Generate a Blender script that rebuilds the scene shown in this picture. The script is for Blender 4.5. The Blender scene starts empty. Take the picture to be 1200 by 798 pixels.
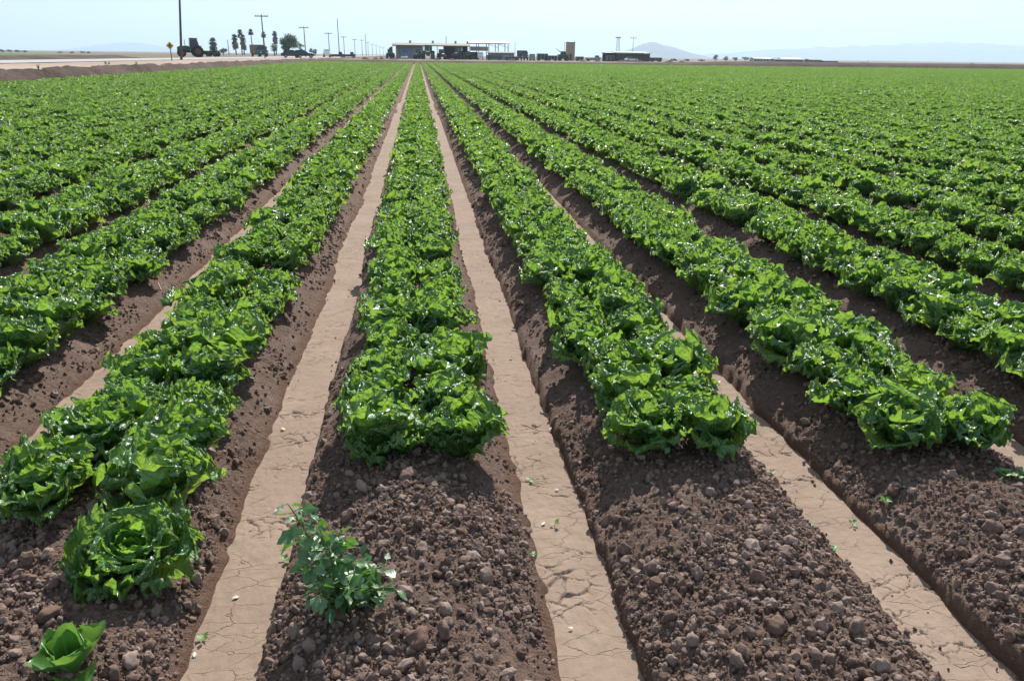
import bpy, bmesh, math, random
import numpy as np
from mathutils import Vector, Matrix, Euler

# ------------------------------------------------------------------ camera
SC = bpy.context.scene
R = math.radians
FPX, IW, IH = 911.0, 1200.0, 798.0
HOR = 66.0                                   # horizon row under the image centre
PITCH = math.atan((IH/2-HOR)/FPX)
YAW, ROLL = R(6.75), 0.0124
CAM = Vector((0.07, 0.0, 1.66))

def cam_to_world(x, y, z):                   # x right, y forward, z up in camera space
    c, s = math.cos(ROLL), math.sin(ROLL)
    x, z = c*x-s*z, s*x+c*z
    c, s = math.cos(PITCH), math.sin(PITCH)
    y, z = c*y+s*z, -s*y+c*z
    c, s = math.cos(YAW), math.sin(YAW)
    return Vector((c*x+s*y, -s*x+c*y, z))

cd = bpy.data.cameras.new('camera')
cam = bpy.data.objects.new('camera', cd)
SC.collection.objects.link(cam)
cd.sensor_fit = 'HORIZONTAL'
cd.sensor_width = 36.0
cd.lens = FPX/IW*36.0
cd.clip_start, cd.clip_end = 0.05, 60000
rt, fw, up = cam_to_world(1, 0, 0), cam_to_world(0, 1, 0), cam_to_world(0, 0, 1)
cam.matrix_world = Matrix(((rt.x, up.x, -fw.x, CAM.x), (rt.y, up.y, -fw.y, CAM.y),
                           (rt.z, up.z, -fw.z, CAM.z), (0, 0, 0, 1)))
SC.camera = cam

def ray(px, py):
    return cam_to_world(px-IW/2, FPX, -(py-IH/2))
def P(px, py, Y):                            # point of a pixel's ray at distance Y along the rows
    d = ray(px, py); t = Y/d.y
    return CAM+d*t
def G(px, py, z=0.0):                        # point of a pixel's ray at height z
    d = ray(px, py); t = (z-CAM.z)/d.z
    return CAM+d*t
def depth(v):
    return (Vector(v)-CAM).dot(fw)
def project(x, y, z):                        # numpy friendly
    dx, dy, dz = x-CAM.x, y-CAM.y, z-CAM.z
    w = dx*fw.x+dy*fw.y+dz*fw.z
    u = (dx*rt.x+dy*rt.y+dz*rt.z)/w*FPX+IW/2
    v = -(dx*up.x+dy*up.y+dz*up.z)/w*FPX+IH/2
    return u, v, w

# ------------------------------------------------------------------ light
SUN_AZ, SUN_EL = R(17), R(42)                # azimuth from +Y towards +X
W = bpy.data.worlds.new('World'); SC.world = W; W.use_nodes = True
nt = W.node_tree; nt.nodes.clear()
sky = nt.nodes.new('ShaderNodeTexSky'); sky.sky_type = 'NISHITA'; sky.sun_disc = False
sky.sun_elevation, sky.sun_rotation = SUN_EL, SUN_AZ
sky.air_density, sky.dust_density, sky.ozone_density = 1.0, 1.0, 3.0
HAZE_D = 1.7e-4                              # even density of the air, per metre
bg = nt.nodes.new('ShaderNodeBackground'); bg.inputs['Strength'].default_value = 0.068
out = nt.nodes.new('ShaderNodeOutputWorld')
# thin high cloud streaks over the whole sky
tc = nt.nodes.new('ShaderNodeTexCoord')
mp = nt.nodes.new('ShaderNodeMapping'); mp.inputs['Scale'].default_value = (1.5, 1.5, 9.0)
mp.inputs['Rotation'].default_value = (0.03, 0.05, 0.4)
nz = nt.nodes.new('ShaderNodeTexNoise'); nz.inputs['Scale'].default_value = 2.2
nz.inputs['Detail'].default_value = 7; nz.inputs['Roughness'].default_value = 0.55
cr = nt.nodes.new('ShaderNodeMapRange')
cr.inputs[1].default_value, cr.inputs[2].default_value = 0.38, 0.7
cr.inputs[3].default_value, cr.inputs[4].default_value = 0.25, 0.72
mx = nt.nodes.new('ShaderNodeMix'); mx.data_type = 'RGBA'
mx.inputs['B'].default_value = (7.6, 8.9, 10.2, 1)
nt.links.new(tc.outputs['Generated'], mp.inputs['Vector'])
nt.links.new(mp.outputs['Vector'], nz.inputs['Vector'])
nt.links.new(nz.outputs['Fac'], cr.inputs[0])
nt.links.new(cr.outputs[0], mx.inputs['Factor'])
nt.links.new(sky.outputs['Color'], mx.inputs['A'])
nt.links.new(mx.outputs['Result'], bg.inputs['Color'])
nt.links.new(bg.outputs[0], out.inputs[0])

sl = bpy.data.lights.new('sun', 'SUN'); sl.energy = 5.0; sl.angle = R(0.53); sl.color = (1.0, 0.955, 0.89)
sun = bpy.data.objects.new('sun', sl); SC.collection.objects.link(sun)
sd = Vector((math.sin(SUN_AZ)*math.cos(SUN_EL), math.cos(SUN_AZ)*math.cos(SUN_EL), math.sin(SUN_EL)))
sun.rotation_euler = (-sd).to_track_quat('-Z', 'Y').to_euler()
sun.location = sd*50
SC.view_settings.view_transform = 'Standard'
SC.view_settings.look = 'None'
SC.view_settings.exposure = 0.85
SC.view_settings.gamma = 1.0
SC.view_settings.use_curve_mapping = False
SC.render.engine = 'CYCLES'
SC.cycles.max_bounces = 8
SC.cycles.transparent_max_bounces = 8
SC.cycles.transmission_bounces = 6
SC.cycles.use_denoising = True

# ------------------------------------------------------------------ helpers
COL = SC.collection
rng = random.Random(7)
nrng = np.random.default_rng(7)

def tag(o, label=None, cat=None, group=None, kind=None):
    if label: o['label'] = label
    if cat: o['category'] = cat
    if group: o['group'] = group
    if kind: o['kind'] = kind
    return o
def link(name, data, parent=None):
    o = bpy.data.objects.new(name, data); COL.objects.link(o)
    if parent is not None: o.parent = parent
    return o
def thing(name, loc, label, cat, group=None, rz=0.0, sc=1.0):
    o = link(name, None); o.location = loc; o.rotation_euler = (0, 0, rz); o.scale = (sc, sc, sc)
    o.empty_display_size = 0.2
    return tag(o, label, cat, group)
def mesh_np(name, verts, faces, mat=None, smooth=True):
    """faces: (n,3) or (n,4) int array"""
    me = bpy.data.meshes.new(name)
    v = np.ascontiguousarray(verts, dtype=np.float32); f = np.ascontiguousarray(faces, dtype=np.int32)
    n, k = f.shape
    me.vertices.add(len(v)); me.vertices.foreach_set('co', v.ravel())
    me.loops.add(n*k); me.loops.foreach_set('vertex_index', f.ravel())
    me.polygons.add(n); me.polygons.foreach_set('loop_start', np.arange(0, n*k, k, dtype=np.int32))
    me.polygons.foreach_set('use_smooth', np.full(n, smooth, dtype=bool))
    me.update(calc_edges=True)
    if mat: me.materials.append(mat)
    return me
def grid_faces(nr, nc, base=0):
    i = np.arange(nr-1)[:, None]*nc+np.arange(nc-1)[None, :]+base
    return np.stack([i, i+1, i+nc+1, i+nc], -1).reshape(-1, 4)

class MB:
    """collects simple solids into one mesh"""
    def __init__(s): s.v = []; s.f = []
    def add(s, vs, fs):
        b = len(s.v); s.v += [tuple(v) for v in vs]; s.f += [tuple(i+b for i in f) for f in fs]; return s
    def box(s, x0, x1, y0, y1, z0, z1):
        return s.add([(x0, y0, z0), (x1, y0, z0), (x1, y1, z0), (x0, y1, z0), (x0, y0, z1), (x1, y0, z1), (x1, y1, z1), (x0, y1, z1)],
                     [(3, 2, 1, 0), (4, 5, 6, 7), (0, 1, 5, 4), (1, 2, 6, 5), (2, 3, 7, 6), (3, 0, 4, 7)])
    def prism(s, prof, x0, x1, ax='x'):          # profile of (a, b) pairs run along an axis
        n = len(prof)
        def pt(q, a): return (q, a[0], a[1]) if ax == 'x' else (a[0], q, a[1])
        vs = [pt(x0, p) for p in prof]+[pt(x1, p) for p in prof]
        fs = [(i, (i+1) % n, (i+1) % n+n, i+n) for i in range(n)]
        return s.add(vs, fs+[tuple(range(n))[::-1], tuple(range(n, 2*n))])
    def tube(s, p, q, r0, r1=None, n=8):
        r1 = r0 if r1 is None else r1
        p, q = Vector(p), Vector(q); d = (q-p)
        if d.length < 1e-6: return s
        d.normalize(); a = d.orthogonal().normalized(); b = d.cross(a)
        vs = [p+(a*math.cos(t)+b*math.sin(t))*r0 for t in [2*math.pi*i/n for i in range(n)]]
        vs += [q+(a*math.cos(t)+b*math.sin(t))*r1 for t in [2*math.pi*i/n for i in range(n)]]
        return s.add(vs, [(i, (i+1) % n, (i+1) % n+n, i+n) for i in range(n)]+[tuple(range(n))[::-1], tuple(range(n, 2*n))])
    def build(s, name, mat, parent=None, smooth=False):
        me = s.mesh(name, mat, smooth)
        return link(name, me, parent)
    def mesh(s, name, mat, smooth=False):
        me = bpy.data.meshes.new(name); me.from_pydata(s.v, [], s.f); me.materials.append(mat)
        if smooth:
            me.polygons.foreach_set('use_smooth', [True]*len(me.polygons))
        me.update(); return me

# vectorised value noise
def _h(ix, iy, seed):
    with np.errstate(over='ignore'):
        h = ix.astype(np.uint32)*np.uint32(374761393)+iy.astype(np.uint32)*np.uint32(668265263)+np.uint32((seed*144665+1013) & 0xffffffff)
        h = (h ^ (h >> np.uint32(13)))*np.uint32(1274126177)
        h = h ^ (h >> np.uint32(16))
    return (h & np.uint32(0xffffff)).astype(np.float64)/float(0xffffff)
def vn(x, y, seed=0):
    x = np.asarray(x, float); y = np.asarray(y, float)
    x, y = np.broadcast_arrays(x, y)
    fx, fy = np.floor(x), np.floor(y); ix, iy = fx.astype(np.int64), fy.astype(np.int64)
    tx, ty = x-fx, y-fy
    tx = tx*tx*tx*(tx*(tx*6-15)+10); ty = ty*ty*ty*(ty*(ty*6-15)+10)
    a = _h(ix, iy, seed); b = _h(ix+1, iy, seed); c = _h(ix, iy+1, seed); d = _h(ix+1, iy+1, seed)
    return ((a+(b-a)*tx)*(1-ty)+(c+(d-c)*tx)*ty)*2-1
def fbm(x, y, oct=4, seed=0, gain=0.5):
    s = 0; a = 1.0; n = 0
    for o in range(oct):
        s = s+a*vn(np.asarray(x)*2**o+o*17.3, np.asarray(y)*2**o-o*9.1, seed+o); n += a; a *= gain
    return s/n
def sstep(a, b, x):
    t = np.clip((np.asarray(x, float)-a)/(b-a), 0, 1); return t*t*(3-2*t)

# ------------------------------------------------------------------ materials
def new_mat(name):
    m = bpy.data.materials.new(name); m.use_nodes = True
    n = m.node_tree; b = n.nodes['Principled BSDF']; return m, n, b
def N(nt, t, **kw):
    n = nt.nodes.new(t)
    for k, v in kw.items():
        if k.startswith('i_'):
            n.inputs[k[2:].replace('_', ' ')].default_value = v
        elif k.startswith('n') and k[1:].isdigit(): n.inputs[int(k[1:])].default_value = v
        else: setattr(n, k, v)
    return n
def mix_rgb(nt, fac, a, b, mode='MIX'):
    n = nt.nodes.new('ShaderNodeMix'); n.data_type = 'RGBA'; n.blend_type = mode
    for key, v in (('Factor', fac), ('A', a), ('B', b)):
        if hasattr(v, 'is_output'): nt.links.new(v, n.inputs[key])
        else: n.inputs[key].default_value = v if key == 'Factor' else (*v, 1)
    return n.outputs['Result']
def ramp(nt, x, lo, hi, a=0.0, b=1.0):
    n = N(nt, 'ShaderNodeMapRange', n1=lo, n2=hi, n3=a, n4=b); nt.links.new(x, n.inputs[0]); return n.outputs[0]
def mathn(nt, op, a, b=None):
    n = N(nt, 'ShaderNodeMath', operation=op)
    for i, v in enumerate((a, b)):
        if v is None: continue
        if hasattr(v, 'is_output'): nt.links.new(v, n.inputs[i])
        else: n.inputs[i].default_value = v
    return n.outputs[0]
def noise(nt, scale, detail=5, rough=0.55, vec=None, dist=0.0):
    n = N(nt, 'ShaderNodeTexNoise', i_Scale=scale, i_Detail=detail, i_Roughness=rough, i_Distortion=dist)
    if vec is not None: nt.links.new(vec, n.inputs['Vector'])
    return n.outputs['Fac']
def bump(nt, b, h, strength, dist):
    n = N(nt, 'ShaderNodeBump', i_Strength=strength, i_Distance=dist)
    nt.links.new(h, n.inputs['Height']); nt.links.new(n.outputs[0], b.inputs['Normal'])
    return n

def simple(name, col, rough=0.7, metal=0.0, var=0.15, scale=2.0, spec=0.3):
    m, n, b = new_mat(name)
    g = N(n, 'ShaderNodeTexCoord').outputs['Object']
    f = noise(n, scale, 5, 0.6, g)
    dark = tuple(c*(1-var) for c in col); lite = tuple(min(1, c*(1+var)) for c in col)
    n.links.new(mix_rgb(n, ramp(n, f, 0.3, 0.7), dark, lite), b.inputs['Base Color'])
    b.inputs['Roughness'].default_value = rough; b.inputs['Metallic'].default_value = metal
    b.inputs['Specular IOR Level'].default_value = spec
    return m

def soil_mat():
    m, n, b = new_mat('crumbly_soil')
    geo = N(n, 'ShaderNodeNewGeometry'); pos = geo.outputs['Position']
    sep = N(n, 'ShaderNodeSeparateXYZ'); n.links.new(pos, sep.inputs[0])
    a = noise(n, 3.0, 6, 0.6, pos); c = noise(n, 45.0, 6, 0.65, pos); d = noise(n, 260.0, 3, 0.6, pos); e = noise(n, 120.0, 4, 0.6, pos)
    col = mix_rgb(n, ramp(n, a, 0.35, 0.68), (0.12, 0.076, 0.058), (0.19, 0.13, 0.104))
    col = mix_rgb(n, ramp(n, c, 0.35, 0.72), col, (0.255, 0.178, 0.142))
    col = mix_rgb(n, ramp(n, d, 0.45, 0.75, 0, 0.5), col, (0.08, 0.045, 0.031))
    col = mix_rgb(n, ramp(n, noise(n, 5.5, 4, 0.6, pos), 0.55, 0.68, 0, 0.55), col, (0.3, 0.222, 0.18))
    # moist reddish foot of the bed walls, just above the furrow
    z = mathn(n, 'ADD', sep.outputs['Z'], mathn(n, 'MULTIPLY', mathn(n, 'SUBTRACT', c, 0.5), 0.05))
    col = mix_rgb(n, ramp(n, z, 0.015, 0.05, 0.7, 0.0), col, (0.14, 0.076, 0.048))
    n.links.new(col, b.inputs['Base Color'])
    b.inputs['Roughness'].default_value = 0.95; b.inputs['Specular IOR Level'].default_value = 0.15
    h = mathn(n, 'ADD', mathn(n, 'ADD', mathn(n, 'MULTIPLY', c, 0.6), mathn(n, 'MULTIPLY', d, 0.35)), mathn(n, 'MULTIPLY', e, 0.5))
    bump(n, b, h, 1.0, 0.04)
    return m
def clod_mat():
    m, n, b = new_mat('dry_clod')
    g = N(n, 'ShaderNodeTexCoord').outputs['Object']
    oi = N(n, 'ShaderNodeObjectInfo').outputs['Random']
    a = noise(n, 2.5, 6, 0.65, g); d = noise(n, 9.0, 4, 0.6, g)
    col = mix_rgb(n, ramp(n, a, 0.3, 0.7), (0.125, 0.081, 0.062), (0.2, 0.14, 0.115))
    col = mix_rgb(n, ramp(n, oi, 0.45, 1.0, 0, 0.85), col, (0.29, 0.218, 0.182))
    col = mix_rgb(n, ramp(n, oi, 0.4, 0.0, 0, 0.6), col, (0.105, 0.062, 0.044))
    n.links.new(col, b.inputs['Base Color'])
    b.inputs['Roughness'].default_value = 0.95; b.inputs['Specular IOR Level'].default_value = 0.15
    bump(n, b, d, 0.9, 0.003)
    return m
def floor_mat():
    m, n, b = new_mat('dry_silt')
    geo = N(n, 'ShaderNodeNewGeometry'); pos = geo.outputs['Position']
    a = noise(n, 2.2, 5, 0.6, pos); c = noise(n, 28.0, 6, 0.6, pos); d = noise(n, 220.0, 4, 0.65, pos)
    col = mix_rgb(n, ramp(n, a, 0.3, 0.7), (0.205, 0.148, 0.11), (0.268, 0.198, 0.151))
    col = mix_rgb(n, ramp(n, c, 0.42, 0.75, 0, 0.6), col, (0.185, 0.132, 0.096))
    col = mix_rgb(n, ramp(n, d, 0.62, 0.78, 0, 0.6), col, (0.22, 0.15, 0.1))
    # along-flow streaks
    mpn = N(n, 'ShaderNodeMapping'); mpn.inputs['Scale'].default_value = (60, 5, 10); n.links.new(pos, mpn.inputs[0])
    s = noise(n, 1.0, 4, 0.6, mpn.outputs[0])
    col = mix_rgb(n, ramp(n, s, 0.55, 0.8, 0, 0.4), col, (0.22, 0.157, 0.112))
    # finer hairline cracks
    wp = N(n, 'ShaderNodeVectorMath', operation='ADD'); pm = N(n, 'ShaderNodeMapping'); pm.inputs['Scale'].default_value = (.7, 1.7, 1); n.links.new(pos, pm.inputs[0]); n.links.new(pm.outputs[0], wp.inputs[0])
    wn = N(n, 'ShaderNodeTexNoise', i_Scale=14.0, i_Detail=4.0); n.links.new(pos, wn.inputs['Vector'])
    ws = N(n, 'ShaderNodeVectorMath', operation='SCALE', i_Scale=0.07); n.links.new(wn.outputs['Color'], ws.inputs[0])
    n.links.new(ws.outputs[0], wp.inputs[1])
    vo = N(n, 'ShaderNodeTexVoronoi', feature='DISTANCE_TO_EDGE', i_Scale=9.0); n.links.new(wp.outputs[0], vo.inputs['Vector'])
    mask = ramp(n, noise(n, 5.0, 2, 0.5, pos), 0.43, 0.56)
    crack = mathn(n, 'MULTIPLY', ramp(n, vo.outputs['Distance'], 0.0, 0.02, 1, 0), mask)
    col = mix_rgb(n, mathn(n, 'MULTIPLY', crack, 0.5), col, (0.13, 0.08, 0.055))
    n.links.new(col, b.inputs['Base Color'])
    b.inputs['Roughness'].default_value = 0.9; b.inputs['Specular IOR Level'].default_value = 0.2
    h = mathn(n, 'SUBTRACT', mathn(n, 'ADD', mathn(n, 'MULTIPLY', c, 0.5), mathn(n, 'MULTIPLY', d, 0.25)), mathn(n, 'MULTIPLY', crack, 0.7))
    bump(n, b, h, 0.6, 0.012)
    return m

def leaf_mat(name, dark, mid, rib, trans, rough=0.36, tfac=0.4, bscale=55.0, bstr=0.55, randv=0.35, ribw=0.10, bdist=0.012):
    m, n, b = new_mat(name)
    tcn = N(n, 'ShaderNodeTexCoord'); g = tcn.outputs['Object']
    uv = N(n, 'ShaderNodeUVMap'); sep = N(n, 'ShaderNodeSeparateXYZ'); n.links.new(uv.outputs[0], sep.inputs[0])
    oi = N(n, 'ShaderNodeObjectInfo').outputs['Random']
    t = mathn(n, 'ABSOLUTE', mathn(n, 'SUBTRACT', sep.outputs['X'], 0.5))       # 0 midrib .. 0.5 margin
    s = sep.outputs['Y']
    a = noise(n, 14.0, 4, 0.6, g)
    col = mix_rgb(n, ramp(n, a, 0.35, 0.65), dark, mid)
    col = mix_rgb(n, ramp(n, oi, 0.0, 1.0, 0, randv), col, tuple(min(1, c*1.75) for c in mid))
    col = mix_rgb(n, ramp(n, oi, 0.94, 1.0, 0, 0.6), col, (mid[0]*3.2, mid[1]*1.9, mid[2]))
    # side veins leave the midrib at a slant
    vph = mathn(n, 'SUBTRACT', mathn(n, 'MULTIPLY', s, 8.0), mathn(n, 'MULTIPLY', t, 7.0))
    saw = mathn(n, 'PINGPONG', mathn(n, 'ADD', vph, mathn(n, 'MULTIPLY', a, 0.8)), 0.5)
    vein = ramp(n, saw, 0.0, 0.10, 1.0, 0.0)
    ribm = ramp(n, mathn(n, 'ADD', t, mathn(n, 'MULTIPLY', s, 0.06)), ribw*0.35, ribw, 1.0, 0.0)
    ribm = mathn(n, 'MULTIPLY', ribm, ramp(n, s, 0.35, 1.0, 1.0, 0.25))
    veil = mathn(n, 'MAXIMUM', ribm, mathn(n, 'MULTIPLY', vein, 0.42))
    col = mix_rgb(n, mathn(n, 'MULTIPLY', veil, 0.8), col, rib)
    n.links.new(col, b.inputs['Base Color'])
    b.inputs['Roughness'].default_value = rough; b.inputs['IOR'].default_value = 1.45
    b.inputs['Specular IOR Level'].default_value = 1.0
    vo = N(n, 'ShaderNodeTexVoronoi', i_Scale=bscale); n.links.new(g, vo.inputs['Vector'])
    c2 = noise(n, bscale*0.6, 3, 0.5, g)
    h = mathn(n, 'ADD', mathn(n, 'ADD', mathn(n, 'MULTIPLY', vo.outputs['Distance'], -0.6), c2), mathn(n, 'MULTIPLY', veil, 0.5))
    bp = bump(n, b, h, bstr, bdist)
    tr = N(n, 'ShaderNodeBsdfTranslucent')
    tcol = mix_rgb(n, ramp(n, oi, 0, 1, 0, 0.5), trans, (min(1, trans[0]*1.35), trans[1]*1.1, trans[2]))
    tcol = mix_rgb(n, mathn(n, 'MULTIPLY', veil, 0.45), tcol, (trans[0]*1.5, trans[1]*1.25, trans[2]*2.5))
    n.links.new(tcol, tr.inputs['Color']); n.links.new(bp.outputs[0], tr.inputs['Normal'])
    ms = N(n, 'ShaderNodeMixShader', n0=tfac)
    n.links.new(b.outputs[0], ms.inputs[1]); n.links.new(tr.outputs[0], ms.inputs[2])
    n.links.new(ms.outputs[0], n.nodes['Material Output'].inputs['Surface'])
    return m

M = {}
M['soil'] = soil_mat(); M['clod'] = clod_mat(); M['floor'] = floor_mat()
M['lettuce'] = leaf_mat('lettuce_leaf', (0.04, 0.115, 0.03), (0.08, 0.185, 0.048), (0.20, 0.32, 0.11), (0.25, 0.45, 0.05), rough=0.39, tfac=.41, bstr=1.0, bscale=48, bdist=.016)
M['heart'] = leaf_mat('lettuce_heart', (0.06, 0.19, 0.03), (0.10, 0.27, 0.04), (0.3, 0.45, 0.14), (0.3, 0.55, 0.05))
M['weed_leaf'] = leaf_mat('weed_leaf', (0.028, 0.085, 0.03), (0.045, 0.12, 0.04), (0.12, 0.22, 0.09), (0.14, 0.34, 0.03), rough=0.36, tfac=0.28, bscale=14, bstr=0.35, bdist=.002)
M['young_leaf'] = leaf_mat('young_leaf', (0.04, 0.15, 0.025), (0.075, 0.21, 0.035), (0.25, 0.42, 0.14), (0.2, 0.4, 0.05), rough=0.4, tfac=0.33, bscale=30, bstr=0.25, bdist=.004)
M['stem'] = simple('green_stem', (0.12, 0.2, 0.06), 0.6)
M['bark'] = simple('bark', (0.09, 0.065, 0.045), 0.9)
M['straw'] = simple('dry_straw', (0.5, 0.4, 0.24), 0.8)

# ------------------------------------------------------------------ the field: beds and furrows
S = 1.077                                    # bed spacing
HW = S/2
FIELD_END = 150.0
BED_MIN, BED_MAX = -16, 128
la = np.array([0, .106, .12, .15, .20, .25, .30, .36, HW])
lz = np.array([-.025, -.02, .05, .06, .09, .118, .138, .15, .157])
ra = np.array([0, .098, .125, .17, .22, .27, .32, .40, HW])
rz_ = np.array([-.025, -.02, .02, .048, .076, .112, .136, .15, .157])
def soil_z(x, y, detail=1.0, fine=1.0):
    x = np.asarray(x, float); y = np.asarray(y, float)
    wig = .028*fbm(x*.45+3, y*.55, 2, 11)*sstep(60, 10, y)
    edge = .016*fbm(x*4, y*4.5, 3, 21)*detail+.008*vn(x*16, y*16, 22)*detail
    xx = x+wig+edge
    k = np.floor(xx/S+.5); u = xx-k*S
    a, b = u+HW, HW-u
    zl = np.interp(a, la, lz); zr = np.interp(b, ra, rz_)
    z = np.minimum(zl, zr)
    if detail > 0:
        up_ = sstep(0.0, .05, z)
        smooth_side = sstep(.12, .16, b)*sstep(.34, .26, b)*sstep(-.2, .3, vn(x*.8+9, y*1.3, 41))*np.where(k == 0, 1.0, .25)   # washed right-hand slopes
        rough = up_*(1-.75*smooth_side)
        lump = fbm(x*9, y*9, 3, 31)*.014
        w = .35*fbm(x*14, y*14, 2, 55)
        c1 = 1-np.abs(vn(x*26+w, y*26-w, 32)); c2 = 1-np.abs(vn(x*55+w*2, y*55+w, 33)); c3 = vn(x*110, y*110, 34)
        z = z+rough*(lump+.013*(c1-.6)*(.4+.6*fine)+.014*(c2-.6)*fine+.007*c3*fine)*detail
        z = z+.018*fbm(x*2.2, y*2.2, 2, 36)*up_*detail
        z = z-.002*fbm(x*30, y*6, 2, 61)*smooth_side*up_
    return z
def soil_pt(x, y, d=1.0):
    return float(soil_z(np.array([x]), np.array([y]), d)[0])

def in_view(x, y, m):
    """keep what lies inside the view cone widened by m metres"""
    dl = ray(0, 500); dr = ray(1200, 500)
    sl_, sr_ = dl.x/dl.y, dr.x/dr.y
    return (x > CAM.x+y*sl_-m) & (x < CAM.x+y*sr_+m)
def strip(xs, ys, detail, margin, fine=1.0):
    X, Y = np.meshgrid(xs, ys); Z = soil_z(X, Y, detail, fine)
    f = grid_faces(len(ys), len(xs))
    c = f.mean(1) if False else None
    keep = in_view(X.ravel(), Y.ravel(), margin)[f].any(1)
    f = f[keep]
    v = np.stack([X, Y, Z], -1).reshape(-1, 3)
    used = np.unique(f); remap = np.full(len(v), -1); remap[used] = np.arange(len(used))
    return v[used], remap[f]
parts = []
def steps(a, b, d0, d1):
    ys = [a]
    while ys[-1] < b: ys.append(ys[-1]+d0+(d1-d0)*(ys[-1]-a)/(b-a))
    ys[-1] = b; return np.array(ys)
parts.append(strip(np.arange(-3.2, 4.5, .0066), steps(.6, 3.3, .0062, .0085), 1.0, 1.0))
parts.append(strip(np.arange(-8.5, 11.5, .018), steps(3.3, 9.0, .014, .035), 1.0, 1.5, .3))
parts.append(strip(np.arange(-17.6, 24, .045), steps(9.0, 24.0, .06, .2), 0.9, 2.5, .0))
prof = np.array([-.53, -.42, -.40, -.34, -.27, -.15, 0, .15, .27, .35, .42])
bx_ = (np.arange(BED_MIN, BED_MAX+1)[:, None]*S+prof[None, :]).ravel()
parts.append(strip(bx_, steps(24.0, FIELD_END, .8, 3.0), 0.0, 10.0))
vv, ff, off = [], [], 0
for v, f in parts:
    vv.append(v); ff.append(f+off); off += len(v)
print('soil tris', 2*sum(len(f) for f in ff))
soil = link('soil_beds', mesh_np('soil_beds', np.concatenate(vv), np.concatenate(ff), M['soil']))
tag(soil, kind='structure')

# furrow floors: pale cracked silt lying between the beds
def crack_depth(x, y, seed):
    r = np.random.default_rng(seed)
    n = int((x.max()-x.min()+.1)*(y.max()-y.min()+.1)/.0062)
    sx = r.uniform(x.min()-.05, x.max()+.05, n); sy = r.uniform(y.min()-.05, y.max()+.05, n)
    wx = x+.022*fbm(x*22, y*22, 3, seed+1); wy = y+.022*fbm(x*22+7, y*22, 3, seed+2)
    res = np.zeros(x.shape)
    for i in range(0, x.size, 4000):
        q = slice(i, i+4000)
        near = np.abs(sy-wy[q].mean()) < .6
        d = np.sqrt((wx[q][:, None]-sx[near][None])**2+((wy[q][:, None]-sy[near][None])*1.5)**2)
        d.partition(1, axis=1)
        res[q] = d[:, 1]-d[:, 0]
    mask = sstep(.0, .3, fbm(x*4, y*7, 2, seed+3))
    return sstep(.0055, .0008, res)*mask
for fi, k in enumerate((-2, -1, 0, 1, 2, 3)):
    c = (k-.5)*S+S*(0)
    vs, fs, off = [], [], 0
    near_d = .0042 if k in (-1, 0, 1, 2) else .012
    segs = [(.6 if k in (0, 1, 2) else 2.0, 3.6, near_d, near_d*1.1, near_d), (3.6, 8.0, .011, .02, .011), (8.0, 24.0, .06, .15, .04), (24.0, FIELD_END, .8, 3.0, .1)]
    for (y0, y1, d0, d1, dx) in segs:
        ys = steps(y0, y1, d0, d1); xs = np.arange(-.19, .1901, dx)+c
        X, Y = np.meshgrid(xs, ys)
        Z = .004*fbm(X*3, Y*2, 3, 71)+.002*fbm(X*20, Y*20, 2, 72)-.012*((X-c)/.15)**2*0
        # a little silt creeps up the foot of the walls
        Z = Z+.03*sstep(.1, .2, c-X)
        if y1 < 4:
            Z = Z-.011*crack_depth(X.ravel(), Y.ravel(), 100+fi).reshape(X.shape)
            Z = Z+.0012*fbm(X*70, Y*30, 2, 77)
        elif y1 < 9:
            Z = Z-.008*crack_depth(X.ravel(), Y.ravel(), 140+fi).reshape(X.shape)
        vs.append(np.stack([X, Y, Z], -1).reshape(-1, 3)); fs.append(grid_faces(len(ys), len(xs))+off); off += X.size
    # the sheet follows the wiggle of the beds
    V = np.concatenate(vs); F = np.concatenate(fs)
    o = link('furrow_floor', mesh_np('furrow_floor', V, F, M['floor']))
    tag(o, kind='structure')

# ------------------------------------------------------------------ land around the field
def earth(name, ca, cb, sc=0.5, rough=0.95, bst=0.4, bd=0.08):
    m, n, b = new_mat(name)
    pos = N(n, 'ShaderNodeNewGeometry').outputs['Position']
    a = noise(n, sc*0.15, 6, 0.6, pos); c = noise(n, sc*4, 5, 0.65, pos)
    col = mix_rgb(n, ramp(n, a, 0.35, 0.65), ca, cb)
    col = mix_rgb(n, ramp(n, c, 0.4, 0.75, 0, 0.5), col, tuple(x*.6 for x in ca))
    n.links.new(col, b.inputs['Base Color']); b.inputs['Roughness'].default_value = rough
    b.inputs['Specular IOR Level'].default_value = 0.15
    bump(n, b, c, bst, bd)
    return m
M['earth'] = earth('plain_earth', (0.12, 0.098, 0.065), (0.17, 0.135, 0.09))
M['shoulder'] = earth('dirt_shoulder', (0.27, 0.2, 0.155), (0.34, 0.26, 0.2))
M['bank'] = earth('dark_bank', (0.07, 0.048, 0.038), (0.13, 0.09, 0.07), 1.5, bst=0.9, bd=0.3)
M['asphalt'] = earth('worn_asphalt', (0.30, 0.29, 0.285), (0.36, 0.35, 0.34), 0.8, rough=0.6, bst=0.1)
M['farfield'] = earth('far_crop', (0.06, 0.12, 0.035), (0.09, 0.15, 0.05), 0.3)
M['line'] = simple('road_paint', (0.7, 0.55, 0.12), 0.6)

ZG = -0.3
v = [(-14000, -3000, ZG), (14000, -3000, ZG), (14000, 14000, ZG), (-14000, 14000, ZG)]
g = link('ground', mesh_np('ground', np.array(v), np.array([[0, 1, 2, 3]]), M['earth'], False)); tag(g, kind='structure')

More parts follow.
